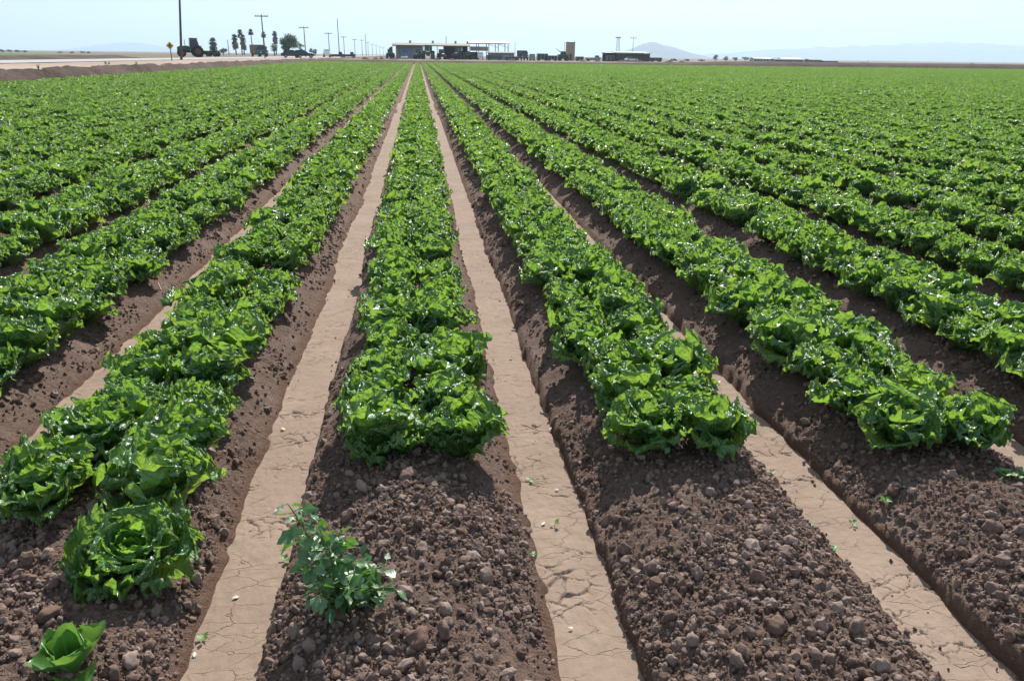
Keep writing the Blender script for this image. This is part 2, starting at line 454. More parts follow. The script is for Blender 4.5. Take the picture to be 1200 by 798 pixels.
def profile_sheet(name, xz, ys, mat, amp=0.0, seed=5, fx=0.8):
    xs = np.array([p[0] for p in xz]); zs = np.array([p[1] for p in xz])
    X, Y = np.meshgrid(xs, ys); Z = np.repeat(zs[None], len(ys), 0)
    if amp: Z = Z+amp*fbm(X*fx, Y*fx, 3, seed); X = X+amp*fbm(X*fx+5, Y*fx, 3, seed+4)
    o = link(name, mesh_np(name, np.stack([X, Y, Z], -1).reshape(-1, 3), grid_faces(len(ys), len(xs)), mat))
    return tag(o, kind='structure')
XB = -17.75                                  # foot of the road bank
RZ = 0.82                                    # road level
ysr = np.concatenate([np.arange(-30, 60, .35), np.arange(60, 160, 1.0), np.arange(160, 620, 8)])
profile_sheet('road_bank', [(XB, -.3), (XB-.1, .02), (XB-.35, .18), (XB-.6, .34), (XB-.85, .5), (XB-1.1, .66), (XB-1.4, .76), (XB-1.8, .72), (XB-2.4, .70)], ysr, M['bank'], .2, 5, 2.2)
profile_sheet('dirt_shoulder', [(XB-1.7, .60), (XB-2.2, .735), (XB-4, .76), (XB-6, .79), (XB-8.5, .80), (XB-19, .78)], ysr, M['shoulder'], .02, 9)
profile_sheet('road', [(XB-9.0, RZ+.02), (XB-9.05, RZ+.03), (XB-12.7, RZ+.07), (XB-16.4, RZ+.03), (XB-16.45, RZ+.02)], np.array([-30, 0, 30, 60, 100, 200, 400, 620]), M['asphalt'])
profile_sheet('far_bank', [(XB-18.0, .6), (XB-19, .80), (XB-20.5, 1.0), (XB-22, 1.14), (XB-24, 1.05), (XB-26, .9)], ysr[ysr < 117], M['bank'], .1, 13, 1.2)
profile_sheet('far_field', [(XB-24.5, .7), (XB-25.5, 1.12), (XB-40, 1.22), (XB-80, 1.25), (XB-400, 1.1)], np.arange(-30, 116, 3.0), M['farfield'], .06, 17, .9)
profile_sheet('far_field_edge', [(XB-400, .85), (XB-404, .3), (XB-410, -.35)], np.arange(-30, 116, 25.0), M['bank'])
# head ditch and levee beyond the end of the beds, then the farm yard
ex = np.concatenate([np.arange(XB-1.2, 40, 1.0), np.arange(40, 420, 6.0)])
ey = np.array([FIELD_END-.2, FIELD_END+.6, FIELD_END+1.6, FIELD_END+2.6, FIELD_END+4, FIELD_END+6, FIELD_END+9])
ez = np.array([-.05, .1, .42, .62, .7, .66, .55])
X, Y = np.meshgrid(ex, ey); Z = np.repeat(ez[:, None], len(ex), 1)*(1+.75*sstep(35, 70, X))+.1*fbm(X*.7, Y*.7, 3, 23)
o = link('levee', mesh_np('levee', np.stack([X, Y, Z], -1).reshape(-1, 3), grid_faces(len(ey), len(ex)), M['bank'])); tag(o, kind='structure')
YZ = 0.52
ex = np.concatenate([np.arange(XB-2, 60, 3.0), np.arange(60, 421, 20.0)])
ey = np.concatenate([np.arange(FIELD_END+7, 330, 6.0), np.array([335, 340.])])
X, Y = np.meshgrid(ex, ey); Z = YZ+.03*fbm(X*.2, Y*.2, 3, 29)+0*X; Z[-1, :] = -.4; Z[:, -1] = -.4
o = link('farm_yard', mesh_np('farm_yard', np.stack([X, Y, Z], -1).reshape(-1, 3), grid_faces(len(ey), len(ex)), M['earth'])); tag(o, kind='structure')

# mountains: real ridges at the end of the plain
M['rock'] = earth('bare_mountain', (0.05, 0.048, 0.045), (0.08, 0.072, 0.065), 0.004, bst=0.3, bd=20)
def ridge(name, pts, Yd, thick, seed, rough):
    """pts: skyline pixels; the ridge stands Yd metres out and has a front and a back slope"""
    px = np.arange(pts[0][0], pts[-1][0]+.1, 1.5)
    py = np.interp(px, [p[0] for p in pts], [p[1] for p in pts])
    py = py+rough*fbm(px*.08, px*0, 5, seed)*np.minimum(1, np.minimum(px-px[0], px[-1]-px)/12)
    top = np.array([P(a, b, Yd) for a, b in zip(px, py)])
    rows = []
    for j, t in enumerate(np.linspace(-1, 1, 25)):
        h = (1-abs(t)**1.1)
        r = top.copy(); r[:, 1] = Yd+t*thick
        gul = 1-.35*(1-h)*np.abs(fbm(px*.12+j*.05, px*0+j*.35, 4, seed+3))*2
        r[:, 2] = ZG-5+(top[:, 2]-ZG+5)*np.clip(h*gul, 0, 1)
        rows.append(r)
    V = np.concatenate(rows)
    o = link(name, mesh_np(name, V, grid_faces(25, len(px)), M['rock'])); tag(o, kind='structure'); return o
ridge('mountain', [(690, 70), (715, 67), (735, 60), (750, 53.5), (762, 49.5), (768, 49.8), (778, 53.5), (785, 54.5), (795, 60), (812, 68), (840, 72)], 6000, 900, 3, 1.0)
ridge('mountain', [(700, 71), (790, 67), (850, 63), (905, 58), (950, 56.5), (1000, 54), (1050, 52.5), (1090, 50), (1120, 50.2), (1160, 52.5), (1200, 53.5), (1300, 56), (1420, 66), (1500, 76)], 10500, 1500, 5, 1.6)
ridge('mountain', [(60, 63), (95, 57), (118, 52.5), (140, 50.5), (160, 50.5), (180, 53.5), (205, 58), (240, 64)], 12000, 1200, 8, 1.0)
ridge('mountain', [(-240, 60), (-160, 55), (-90, 54), (-30, 58), (30, 62)], 12500, 1200, 9, 1.0)

# ------------------------------------------------------------------ lettuce
def leaf_geo(r, L, Wd, e0, e1, cup, ruf, r0=0.012, z0=0.0, nr=21, nc=21, twist=0.0, wave=7.0, bend=1.3, jag=.07, notch=True):
    """a ruffled leaf growing outwards along +X from the plant's axis; returns verts (nr*nc,3) and uvs"""
    s = np.linspace(0, 1, nr); t = np.linspace(-1, 1, nc)
    ang = e0+(e1-e0)*s**bend
    ds = L/(nr-1)
    rr = r0+np.concatenate([[0], np.cumsum(np.cos(ang[:-1])*ds)]); zz = z0+np.concatenate([[0], np.cumsum(np.sin(ang[:-1])*ds)])
    prof = np.interp(s, [0, .12, .3, .5, .68, .82, .92, 1.0], [.16, .26, .55, .86, 1.0, .97, .84, .6])
    Sg, Tg = np.meshgrid(s, t, indexing='ij')
    ph = r.uniform(0, 6.28, 6); sgn = np.where(Tg < 0, 0.0, 2.1)
    edge = np.abs(Tg)
    jagn = 1+jag*np.clip(edge-.55, 0, 1)*2*np.sin(Sg*wave*5.0+ph[4]+sgn)*r.uniform(.6, 1)+jag*.8*edge**2*vn(Sg*9+ph[0]*7, Tg*5, int(ph[1]*100))+jag*.7*edge**6*np.sin(Sg*wave*9.5+ph[2])*(nr > 25)
    w = Wd*prof[:, None]*jagn
    # tip row bends into a rounded, lobed margin
    tipback = (1-np.cos(Tg*1.4))*L*.24*Sg**3
    tiplob = L*.028*np.sin(Tg*wave*1.1+ph[5])*Sg**5+L*.012*np.sin(Tg*wave*6+ph[3])*Sg**12*(nr > 25)
    y = w*Tg
    nrm = np.stack([-np.sin(ang), np.zeros(nr), np.cos(ang)], -1)        # leaf upper side, towards the axis
    tan = np.stack([np.cos(ang), np.zeros(nr), np.sin(ang)], -1)
    base = np.stack([rr, np.zeros(nr), zz], -1)
    side_env = edge**2.0*np.clip(Sg*1.5, 0, 1); tip_env = Sg**5*.9
    fr = np.maximum(edge**5*np.clip(Sg*1.6, 0, 1), Sg**9)
    rf = ruf*(side_env*np.sin(Sg*wave*2.6+ph[0]+sgn+.9*np.sin(Sg*5+ph[2])) + tip_env*np.sin(Tg*wave*.95+ph[1])
              + .8*fr*np.sin(Sg*wave*5.6+Tg*wave*2.6+ph[3])+.3*fr*vn(Sg*17+ph[1]*9, Tg*13+ph[4]*9, int(ph[2]*60)))
    rf = rf+ruf*.5*vn(Sg*4+ph[2]*3, Tg*2.6+ph[3]*3, int(ph[0]*50))*np.clip(Sg*2, 0, 1)
    rf = rf+.0042*(L/.22)*(1-.5*edge)*vn(Sg*7+ph[5]*5, Tg*4.5+ph[0]*5, int(ph[4]*70))*np.clip(Sg*2, 0, 1)
    off = cup*(y**2)/max(Wd, 1e-4)+rf
    V = base[:, None, :]+nrm[:, None, :]*off[..., None]+tan[:, None, :]*(tiplob-tipback)[..., None]
    V[..., 1] += y
    V = V.reshape(-1, 3)
    if twist:
        c, s_ = math.cos(twist), math.sin(twist)
        yy = V[:, 1]*c-(V[:, 2]-z0)*s_*.4; V[:, 2] = V[:, 2]+V[:, 1]*s_*.6; V[:, 1] = yy
    uv = np.stack([(Tg+1)/2, Sg], -1).reshape(-1, 2)
    return V, uv
def leaf_mesh(name, V, uv, nr, nc, mat):
    f = grid_faces(nr, nc)
    me = mesh_np(name, V, f, mat)
    ul = me.uv_layers.new(name='UVMap'); ul.data.foreach_set('uv', np.ascontiguousarray(uv[f.ravel()], dtype=np.float32).ravel())
    return me
def rotz(V, a):
    c, s = math.cos(a), math.sin(a); o = V.copy()
    o[:, 0] = V[:, 0]*c-V[:, 1]*s; o[:, 1] = V[:, 0]*s+V[:, 1]*c; return o

def head_leaves(seed, open_=False, res=21):
    """list of (kind, V, uv, azimuth); V grows along +X"""
    r = np.random.default_rng(seed); L = []
    a0 = r.uniform(0, 6.28); gold = 2.39996; i = 0
    def put(n, Lr, Wr, e0, e1, cup, ruf, kind, r0, z0, wave):
        nonlocal i
        for _ in range(n):
            V, uv = leaf_geo(r, r.uniform(*Lr), r.uniform(*Wr), R(r.uniform(*e0)), R(r.uniform(*e1)), r.uniform(*cup), r.uniform(*ruf), r0, z0, res, res,
                             twist=r.uniform(-.35, .35), wave=r.uniform(*wave), bend=r.uniform(1.0, 1.9))
            L.append((kind, V, uv, a0+i*gold+r.uniform(-.25, .25))); i += 1
    if open_:
        put(9, (.19, .24), (.10, .13), (12, 35), (5, 45), (.3, .9), (.016, .026), 'leaf', .014, .0, (6, 9))
        put(6, (.17, .20), (.09, .115), (38, 50), (45, 80), (.5, 1.0), (.012, .018), 'leaf', .02, .015, (5, 8))
        put(5, (.125, .15), (.075, .095), (35, 45), (95, 125), (.9, 1.2), (.006, .011), 'heart_leaf', .012, .03, (4, 6))
        put(3, (.09, .11), (.05, .065), (40, 60), (100, 150), (.9, 1.2), (.005, .009), 'heart_leaf', .008, .03, (4, 6))
        return L
    put(7, (.19, .25), (.095, .135), (34, 58), (-15, 50), (.1, .9), (.016, .026), 'leaf', .014, .0, (5, 8))
    put(6, (.20, .26), (.095, .13), (52, 68), (25, 75), (.3, 1.0), (.014, .024), 'leaf', .014, .015, (5, 8))
    put(5, (.17, .23), (.075, .105), (68, 80), (70, 105), (.5, 1.2), (.010, .018), 'leaf', .018, .025, (4, 7))
    put(4, (.13, .18), (.065, .085), (78, 88), (105, 150), (.9, 1.4), (.006, .013), 'heart_leaf', .014, .03, (4, 6))
    return L
NR_, NC_ = 21, 21
PROTOS = []
for q in range(8):
    LV = head_leaves(200+q, open_=(q in (0,)), res=33)
    PROTOS.append([(kind, leaf_mesh(kind, V, uv, 33, 33, M['heart'] if kind == 'heart_leaf' else M['lettuce']), az) for kind, V, uv, az in LV])
# joined heads for the far field
def joined_head(q):
    LV = head_leaves(300+q)
    vs, us, fs, ms, off = [], [], [], [], 0
    for kind, V, uv, az in LV:
        V = V.reshape(NR_, NC_, 3)[::1, ::2].reshape(-1, 3); uv = uv.reshape(NR_, NC_, 2)[::1, ::2].reshape(-1, 2)
        f = grid_faces(NR_, (NC_+1)//2)+off
        vs.append(rotz(V, az)); us.append(uv); fs.append(f); ms.append(np.full(len(f), 1 if kind == 'heart_leaf' else 0)); off += len(V)
    V, U, F, MI = map(np.concatenate, (vs, us, fs, ms))
    me = mesh_np('lettuce_head', V, F, M['lettuce']); me.materials.append(M['heart'])
    me.polygons.foreach_set('material_index', MI.astype(np.int32))
    ul = me.uv_layers.new(name='UVMap'); ul.data.foreach_set('uv', np.ascontiguousarray(U[F.ravel()], dtype=np.float32).ravel())
    return me
def instancer(name, pts, rot, scl, idx, protos, label=None):
    """ONE 'stuff' object whose points carry copies of the prototypes"""
    col = bpy.data.collections.new(name+'_source')
    for j, me in enumerate(protos):
        o = bpy.data.objects.new('%s_source_%02d' % (name, j), me); col.objects.link(o)
    me = bpy.data.meshes.new(name); me.vertices.add(len(pts)); me.vertices.foreach_set('co', np.ascontiguousarray(pts, dtype=np.float32).ravel())
    for an, ty, dat, key in (('rot', 'FLOAT_VECTOR', rot, 'vector'), ('scl', 'FLOAT_VECTOR', scl, 'vector'), ('idx', 'INT', idx, 'value')):
        at = me.attributes.new(an, ty, 'POINT')
        at.data.foreach_set(key, np.ascontiguousarray(dat, dtype=np.int32 if ty == 'INT' else np.float32).ravel())
    me.update()
    ob = link(name, me)
    ng = bpy.data.node_groups.new(name, 'GeometryNodeTree')
    ng.interface.new_socket('Geometry', in_out='INPUT', socket_type='NodeSocketGeometry')
    ng.interface.new_socket('Geometry', in_out='OUTPUT', socket_type='NodeSocketGeometry')
    gi = ng.nodes.new('NodeGroupInput'); go = ng.nodes.new('NodeGroupOutput')
    ip = ng.nodes.new('GeometryNodeInstanceOnPoints'); ip.inputs['Pick Instance'].default_value = True
    ci = ng.nodes.new('GeometryNodeCollectionInfo'); ci.inputs['Collection'].default_value = col
    ci.inputs['Separate Children'].default_value = True; ci.inputs['Reset Children'].default_value = True
    for an, ty, sk in (('rot', 'FLOAT_VECTOR', 'Rotation'), ('scl', 'FLOAT_VECTOR', 'Scale'), ('idx', 'INT', 'Instance Index')):
        na = ng.nodes.new('GeometryNodeInputNamedAttribute'); na.data_type = ty; na.inputs['Name'].default_value = an
        ng.links.new(na.outputs[0], ip.inputs[sk])
    ng.links.new(gi.outputs[0], ip.inputs['Points']); ng.links.new(ci.outputs[0], ip.inputs['Instance'])
    ng.links.new(ip.outputs[0], go.inputs[0])
    md = ob.modifiers.new('instances', 'NODES'); md.node_group = ng
    return tag(ob, label, None, None, 'stuff')

# where each bed's crop begins (distance along the row), per line (left, right)
START = {-2: (2.85, 3.0), -1: (2.52, 2.20), 0: (2.82, 2.80), 1: (2.79, 2.75), 2: (2.72, 2.68), 3: (2.8, 2.9)}
LINE = .152
plants = []                                   # x, y, bed, line
pr = np.random.default_rng(12)
for k in range(BED_MIN, BED_MAX+1):
    st = START.get(k, (2.9, 2.9))
    for li, sgn in enumerate((-1, 1)):
        y = st[li]; y0 = y
        ymin = 0
        first = True
        ys = []
        while y < FIELD_END-.6:
            ys.append(y); y += .318+(pr.uniform(-.03, .03) if not first else 0); first = False
        ys = np.array(ys)
        x = k*S+.02+sgn*(LINE if -2 < k < 3 else .172)-(.03 if k == 2 else 0)+pr.uniform(-.03, .03, len(ys))
        if k == -1 and li == 1: x[0] = -.86
        if k == -1 and li == 0: x[0] = -1.25
        jit = pr.uniform(-.025, .025, len(ys)); jit[0] = 0
        ok = pr.uniform(0, 1, len(ys)) > .025; ok[:4] = True
        ok &= in_view(x, ys, 4.0)
        for a, b in zip(x[ok], (ys+jit)[ok]): plants.append((a, b, k, li))
plants = np.array(plants)
u, vpx, w = project(plants[:, 0], plants[:, 1], np.full(len(plants), .3))
vis = (u > -45) & (u < 1245) & (vpx < 830) & (w > 0)
order = np.argsort(np.where(vis, w, 1e9))
NEAR = order[:300]
nearset = np.zeros(len(plants), bool); nearset[NEAR] = True

BEDNAME = {0: 'bed with the tall weed', -1: 'bed with the young plant at its tip',
           1: 'first bed past the weed bed', 2: 'second bed past the weed bed',
           3: 'third bed past the weed bed', -2: 'second bed roadward of the weed bed',
           -3: 'third bed roadward of the weed bed', 4: 'fourth bed past the weed bed'}
ORD = ['', 'first', 'second', 'third', 'fourth', 'fifth', 'sixth', 'seventh', 'eighth', 'ninth', 'tenth', 'eleventh', 'twelfth', 'thirteenth', 'fourteenth',
       'fifteenth', 'sixteenth', 'seventeenth', 'eighteenth', 'nineteenth', 'twentieth', 'twenty-first', 'twenty-second', 'twenty-third', 'twenty-fourth', 'twenty-fifth']
# plants are counted along each line from the bare bed end
rank = {}
for k in (-1, 0, 1, 2):
    for li in (0, 1):
        ids = np.where((plants[:, 2] == k) & (plants[:, 3] == li))[0]; ids = ids[np.argsort(plants[ids, 1])]
        for j, i in enumerate(ids[:25]): rank[int(i)] = j+1
for n_, i in enumerate(NEAR):
    x, y, k, li = plants[i]; k, li = int(k), int(li)
    q = rng.randrange(1, len(PROTOS))
    bn = BEDNAME.get(k, 'further beds'); grp = 'lettuce heads in the '+bn
    j = rank.get(int(i))
    if j: lab = '%s lettuce from the bare end, %s line, %s' % (ORD[j], ('roadward', 'outer')[li], bn)
    else: lab = 'ruffled green lettuce head in the '+bn
    first = j == 1
    if k == -1 and first and li == 1:
        lab = 'open lettuce head alone at the bed tip, bowl-shaped heart showing, above the young plant'; q = 0
    elif k == -1 and first:
        lab = 'splayed lettuce head over the furrow beside the open bowl-shaped lettuce head'
    z = soil_pt(x, y, .3)-.005
    sc = rng.uniform(.8, 1.1)
    if first and k in (-1, 0, 1, 2): sc = .97
    t = thing('lettuce_head', (x, y, z), lab, 'lettuce', grp, rng.uniform(0, 6.28), sc)
    t.rotation_euler.x = rng.uniform(-.1, .1); t.rotation_euler.y = rng.uniform(-.1, .1)
    if q == 0: t.rotation_euler = (.36, .05, 0)
    for kind, me, az in PROTOS[q]:
        o = link(kind, me, t)
        o.rotation_euler = (rng.uniform(-.06, .06), rng.uniform(-.1, .1), az+rng.uniform(-.2, .2))
        f = rng.uniform(.9, 1.1); o.scale = (f, f*rng.uniform(.9, 1.1), f)
far = plants[~nearset]
nf = len(far)
fz = soil_z(far[:, 0], far[:, 1], .3)-.005
frot = np.stack([pr.uniform(-.12, .12, nf), pr.uniform(-.12, .12, nf), pr.uniform(0, 6.28, nf)], -1)
fsc = np.repeat(pr.uniform(.84, 1.2, nf)[:, None], 3, 1)
instancer('lettuce_rows', np.stack([far[:, 0], far[:, 1], fz], -1), frot, fsc, pr.integers(0, 8, nf), [joined_head(q) for q in range(8)],
          'the rest of the lettuce rows running back to the farm yard')
print('lettuces', len(plants), 'far', nf)

# ------------------------------------------------------------------ clods and crumbs
def clod_mesh(seed, sub=2):
    bm = bmesh.new(); bmesh.ops.create_icosphere(bm, subdivisions=sub, radius=1.0)
    r = random.Random(seed); o = Vector((r.uniform(0, 50), r.uniform(0, 50), r.uniform(0, 50)))
    from mathutils import noise as mn
    sx = Vector((r.uniform(.8, 1.25), r.uniform(.75, 1.1), r.uniform(.6, .9)))
    planes = [(Vector((r.gauss(0, 1), r.gauss(0, 1), r.gauss(0, 1))).normalized(), r.uniform(.62, .92)) for _ in range(7)]
    for v in bm.verts:
        p = v.co.copy()
        for n_, d in planes:                                   # chipped, faceted faces
            e = p.dot(n_)-d
            if e > 0: p -= n_*e*.85
        p *= 1+.34*mn.noise(p*1.5+o)+.24*mn.noise(p*3.6+o)+.12*mn.noise(p*8+o)
        v.co = Vector((p.x*sx.x, p.y*sx.y, p.z*sx.z))
    me = bpy.data.meshes.new('soil_clod'); bm.to_mesh(me); bm.free()
    me.materials.append(M['clod'])
    me.polygons.foreach_set('use_smooth', [sub > 2]*len(me.polygons)); me.update()
    return me
CL = [clod_mesh(i, 2) for i in range(10)]
CLBIG = [clod_mesh(40+i, 3) for i in range(8)]
cr_ = np.random.default_rng(31)
def scatter(n, xr, yr, size, dens_fn, sink=.25, seed=0):
    x = cr_.uniform(*xr, n); y = cr_.uniform(*yr, n)
    keep = in_view(x, y, .9)
    x, y = x[keep], y[keep]
    k = np.floor(x/S+.5); uu = x-k*S
    keep = cr_.uniform(0, 1, len(x)) < dens_fn(x, y, uu)
    x, y, uu = x[keep], y[keep], uu[keep]
    r = size(len(x)); z = soil_z(x, y, 1.0)+r*(.5-sink)
    return x, y, z, r, uu
def on_bed(x, y, u):
    a, b = u+HW, HW-u
    clump = .2+.8*sstep(-.3, .35, fbm(x*3, y*3, 3, 91))
    smooth = 1-.8*sstep(.10, .15, b)*sstep(.36, .27, b)*sstep(-.2, .3, vn(x*.8+9, y*1.3, 41))*np.where(np.floor(x/S+.5) == 0, 1.0, .25)
    return sstep(.11, .145, a)*sstep(.105, .17, b)*clump*smooth
def in_furrow(x, y, u):
    a = np.minimum(u+HW, HW-u); return np.where(a < .12, sstep(.02, .12, a)*.7+.06, 0)*sstep(-.2, .5, fbm(x*2, y*1.2, 2, 95))
sets = []
sets.append(scatter(230000, (-2.8, 4.2), (.7, 3.1), lambda n: np.clip(cr_.lognormal(math.log(.0042), .58, n), .0018, .02), on_bed))
sets.append(scatter(9500, (-2.2, 3.6), (1.0, 3.1), lambda n: np.clip(cr_.lognormal(math.log(.011), .45, n), .006, .028), on_bed, .35))
sets.append(scatter(120000, (-6, 8), (3.0, 9.0), lambda n: np.clip(cr_.lognormal(math.log(.007), .5, n), .004, .022), on_bed))
sets.append(scatter(60000, (-15, 18), (9.0, 22.0), lambda n: np.clip(cr_.lognormal(math.log(.015), .4, n), .008, .04), on_bed))
x, y, z, r, uu = scatter(9500, (-2.2, 3.6), (1.0, 6.5), lambda n: np.clip(cr_.lognormal(math.log(.0035), .55, n), .0015, .012), in_furrow)
sets.append((x, y, np.maximum(z, r*.3+.002), r, uu))
x, y, z, r, uu = [np.concatenate(q) for q in zip(*sets)]
n = len(x)
instancer('soil_crumbs', np.stack([x, y, z], -1), cr_.uniform(0, 6.28, (n, 3)), np.repeat(r[:, None], 3, 1), cr_.integers(0, 10, n), CL,
          'countless small soil crumbs covering the beds')
print('crumbs', n)
# the larger clods are things of their own: some where the photograph shows them, the rest strewn
big = [(492, 757, .034), (520, 750, .024), (523, 722, .026), (540, 625, .018), (505, 637, .02), (543, 565, .02), (772, 543, .025), (790, 578, .026),
       (765, 655, .03), (735, 597, .022), (903, 712, .024), (907, 740, .03), (918, 655, .026), (880, 672, .02), (990, 662, .024), (800, 600, .02),
       (975, 690, .022), (1003, 742, .03), (1005, 640, .02), (1130, 640, .022), (1160, 612, .025), (1090, 610, .02), (1060, 640, .018), (842, 625, .018),
       (785, 715, .024), (760, 770, .03), (812, 745, .024), (870, 770, .026), (955, 775, .028), (1050, 770, .026), (838, 690, .02), (690, 640, .018),
       (560, 600, .015), (585, 640, .022), (470, 690, .02), (610, 745, .018), (440, 762, .024), (425, 785, .022), (475, 785, .024), (560, 770, .02),
       (242, 628, .02), (226, 650, .022), (214, 660, .019), (100, 690, .018), (40, 640, .022), (20, 655, .02), (180, 700, .022), (205, 730, .02), (170, 735, .024),
       (150, 760, .03), (130, 778, .024), (185, 770, .024), (35, 700, .022), (12, 735, .02), (60, 735, .016), (880, 700, .02), (930, 690, .018), (1110, 560, .018),
       (1140, 575, .016), (1175, 690, .024), (1190, 720, .026), (720, 690, .02), (735, 735, .024), (700, 600, .016), (1010, 570, .016), (1080, 545, .015)]
def bed_of(x): return int(math.floor(x/S+.5))
CLAB = {0: 'large dry soil clod on the bare end of the weed bed', 1: 'large dry soil clod on the bare end next right of the weed bed',
        2: 'large dry soil clod on the bare end second right of the weed bed', -1: 'large dry soil clod around the young seedling'}
extra = []
for _ in range(230):
    extra.append((rng.uniform(0, 1200), rng.uniform(545, 798), rng.choice((.011, .014, .016, .02, .026))*rng.uniform(.85, 1.15)))
nb = 0
for j, (px, py, r) in enumerate(big+extra):
    p = G(px, py, .14); k = bed_of(p.x); uu = p.x-k*S
    if k not in CLAB or not (-.36 < uu < .40): continue
    if j >= len(big) and (uu > .24 and rng.random() < .8): continue
    if nb >= 240: break
    nb += 1
    z = soil_pt(p.x, p.y)
    o = link('soil_clod', CLBIG[j % len(CLBIG)])
    o.location = (p.x, p.y, z+r*.32); o.rotation_euler = [rng.uniform(0, 6.28) for _ in range(3)]
    o.scale = (r, r*rng.uniform(.85, 1.1), r*rng.uniform(.75, 1.0))
    tag(o, CLAB[k], 'soil clod', 'large clods'+CLAB[k][len('large dry soil clod'):])

# ------------------------------------------------------------------ weed, seedling and other small plants
def small_leaf(seed, L=1.0, Wd=.36, fold=.25, droop=.5, teeth=.12, prof=None, nr=8, nc=7):
    """unit leaf along +X with a short toothed or smooth outline"""
    r = np.random.default_rng(seed)
    s = np.linspace(0, 1, nr); t = np.linspace(-1, 1, nc)
    if prof is None: prof = ([0, .12, .3, .45, .65, .85, 1], [.04, .22, .85, 1, .72, .36, .06])
    w = np.interp(s, *prof)*Wd
    Sg, Tg = np.meshgrid(s, t, indexing='ij')
    w = w[:, None]*(1+teeth*np.where(np.arange(nr) % 2 == 0, 1, -1)[:, None]*np.abs(Tg)**3)
    y = w*Tg; x = Sg*L
    z = -droop*Sg**2*.35*L+fold*np.abs(y)*.8+.05*L*np.sin(Sg*7+r.uniform(0, 6))*np.abs(Tg)
    V = np.stack([x, y, z], -1).reshape(-1, 3); uv = np.stack([(Tg+1)/2, Sg], -1).reshape(-1, 2)
    return V, uv, nr, nc
def small_leaf_mesh(name, seed, mat, **kw):
    V, uv, nr, nc = small_leaf(seed, **kw); return leaf_mesh(name, V, uv, nr, nc, mat)

WL = [small_leaf_mesh('leaf', 60+i, M['weed_leaf'], Wd=.30+.06*(i % 3), droop=.3+.3*(i % 2), fold=.1+.1*(i % 3)) for i in range(6)]
wb = G(392, 718, .11); wb.z = soil_pt(wb.x, wb.y)
weed = thing('weed', wb, 'tall bushy dark green weed with toothed leaves leaning over the furrow', 'weed')
wr = random.Random(5)
targets = [(337, 590, 1.90, 13), (352, 605, 1.96, 12), (372, 612, 1.88, 12), (398, 622, 1.93, 13), (425, 655, 1.97, 12), (452, 662, 1.88, 12), (462, 688, 1.83, 11),
           (418, 690, 1.80, 11), (362, 662, 1.80, 12), (385, 640, 1.84, 13), (440, 700, 1.94, 9), (372, 690, 1.77, 9)]
for (tx, ty, tY, nl) in targets:
    tip = P(tx, ty, tY)-wb; st0 = Vector((wr.uniform(-.008, .008), wr.uniform(-.008, .008), -.02))
    mid = st0.lerp(tip, .5)+Vector((wr.uniform(-.02, .02), wr.uniform(-.02, .02), .045))
    def curve(t): return st0*(1-t)**2+mid*2*t*(1-t)+tip*t*t
    mb = MB(); nseg = 7
    for i in range(nseg): mb.tube(curve(i/nseg), curve((i+1)/nseg), .0042*(1-.6*i/nseg), .0042*(1-.6*(i+1)/nseg), 6)
    stem = mb.build('stem', M['stem'], weed, True)
    for j in range(nl+8):
        t = .2+.8*(j+.4)/(nl+8)+wr.uniform(-.03, .03); t = min(t, 1.0)
        p = curve(t); az = j*2.4+wr.uniform(-.5, .5); el = wr.uniform(-.25, .75)
        size = (.052 if t < .75 else .044)*wr.uniform(.65, 1.2)
        d = Vector((math.cos(az)*math.cos(el), math.sin(az)*math.cos(el), math.sin(el)))
        pet = size*.45; q = p+d*pet
        MB().tube(p, q, .0013, .001, 5).build('petiole', M['stem'], stem)
        o = link('leaf', WL[wr.randrange(6)], weed)
        o.location = q
        o.rotation_euler = Euler((wr.uniform(-1.0, 1.0), -(el-wr.uniform(-.3, .9)), az), 'XYZ'); o.scale = (size,)*3

yp = ([0, .1, .3, .5, .7, .85, .95, 1], [.14, .22, .5, .8, 1, .92, .66, .3])
yb = G(85, 785, .14); yb.z = soil_pt(yb.x, yb.y)
young = thing('young_lettuce', yb, 'small young plant with smooth pale green rounded leaves on bare soil', 'young plant', None, .3, 1.55)
for j, (az, el, L, Wd) in enumerate(((190, 32, .075, .030), (150, 62, .085, .036), (255, 52, .075, .042), (285, 5, .065, .034), (75, 76, .09, .036), (12, 44, .095, .030), (120, 80, .08, .03), (340, 60, .07, .03))):
    V, uv = leaf_geo(np.random.default_rng(80+j), L, Wd, R(el), R(el+18), .9, .0022, .004, 0, 12, 11, wave=5, jag=.03)
    o = link('leaf', leaf_mesh('leaf', V, uv, 12, 11, M['young_leaf']), young); o.rotation_euler = (0, 0, R(az))

TL = [small_leaf_mesh('leaf', 90+i, M['young_leaf'], Wd=.4+.1*(i % 2), teeth=.04, droop=.2, nr=5, nc=5) for i in range(3)]
M['dryleaf'] = simple('bleached_leaf', (0.42, 0.39, 0.3), 0.6)
DL = [small_leaf_mesh('dry_leaf', 95+i, M['dryleaf'], Wd=.33, teeth=.1, droop=-.6, fold=.5, nr=6, nc=5) for i in range(2)]
def seedling(px, py, size, nleaf, z, label, spread=.5, mats=TL):
    b = G(px, py, z); b.z = max(soil_pt(b.x, b.y), .0)
    t = thing('seedling', b, label, 'seedling', 'tiny seedlings in the field')
    MB().tube((0, 0, -.01), (0, 0, size*.3), .0012, .001, 5).build('stem', M['stem'], t)
    for j in range(nleaf):
        az = j*2.4+rng.uniform(-.4, .4); o = link('leaf', mats[j % len(mats)], t)
        o.location = (math.cos(az)*size*.12, math.sin(az)*size*.12, size*(.3+.02*j)); o.rotation_euler = (rng.uniform(-.3, .3), -rng.uniform(.0, .7), az)
        f = size*rng.uniform(.5, .9); o.scale = (f, f, f)
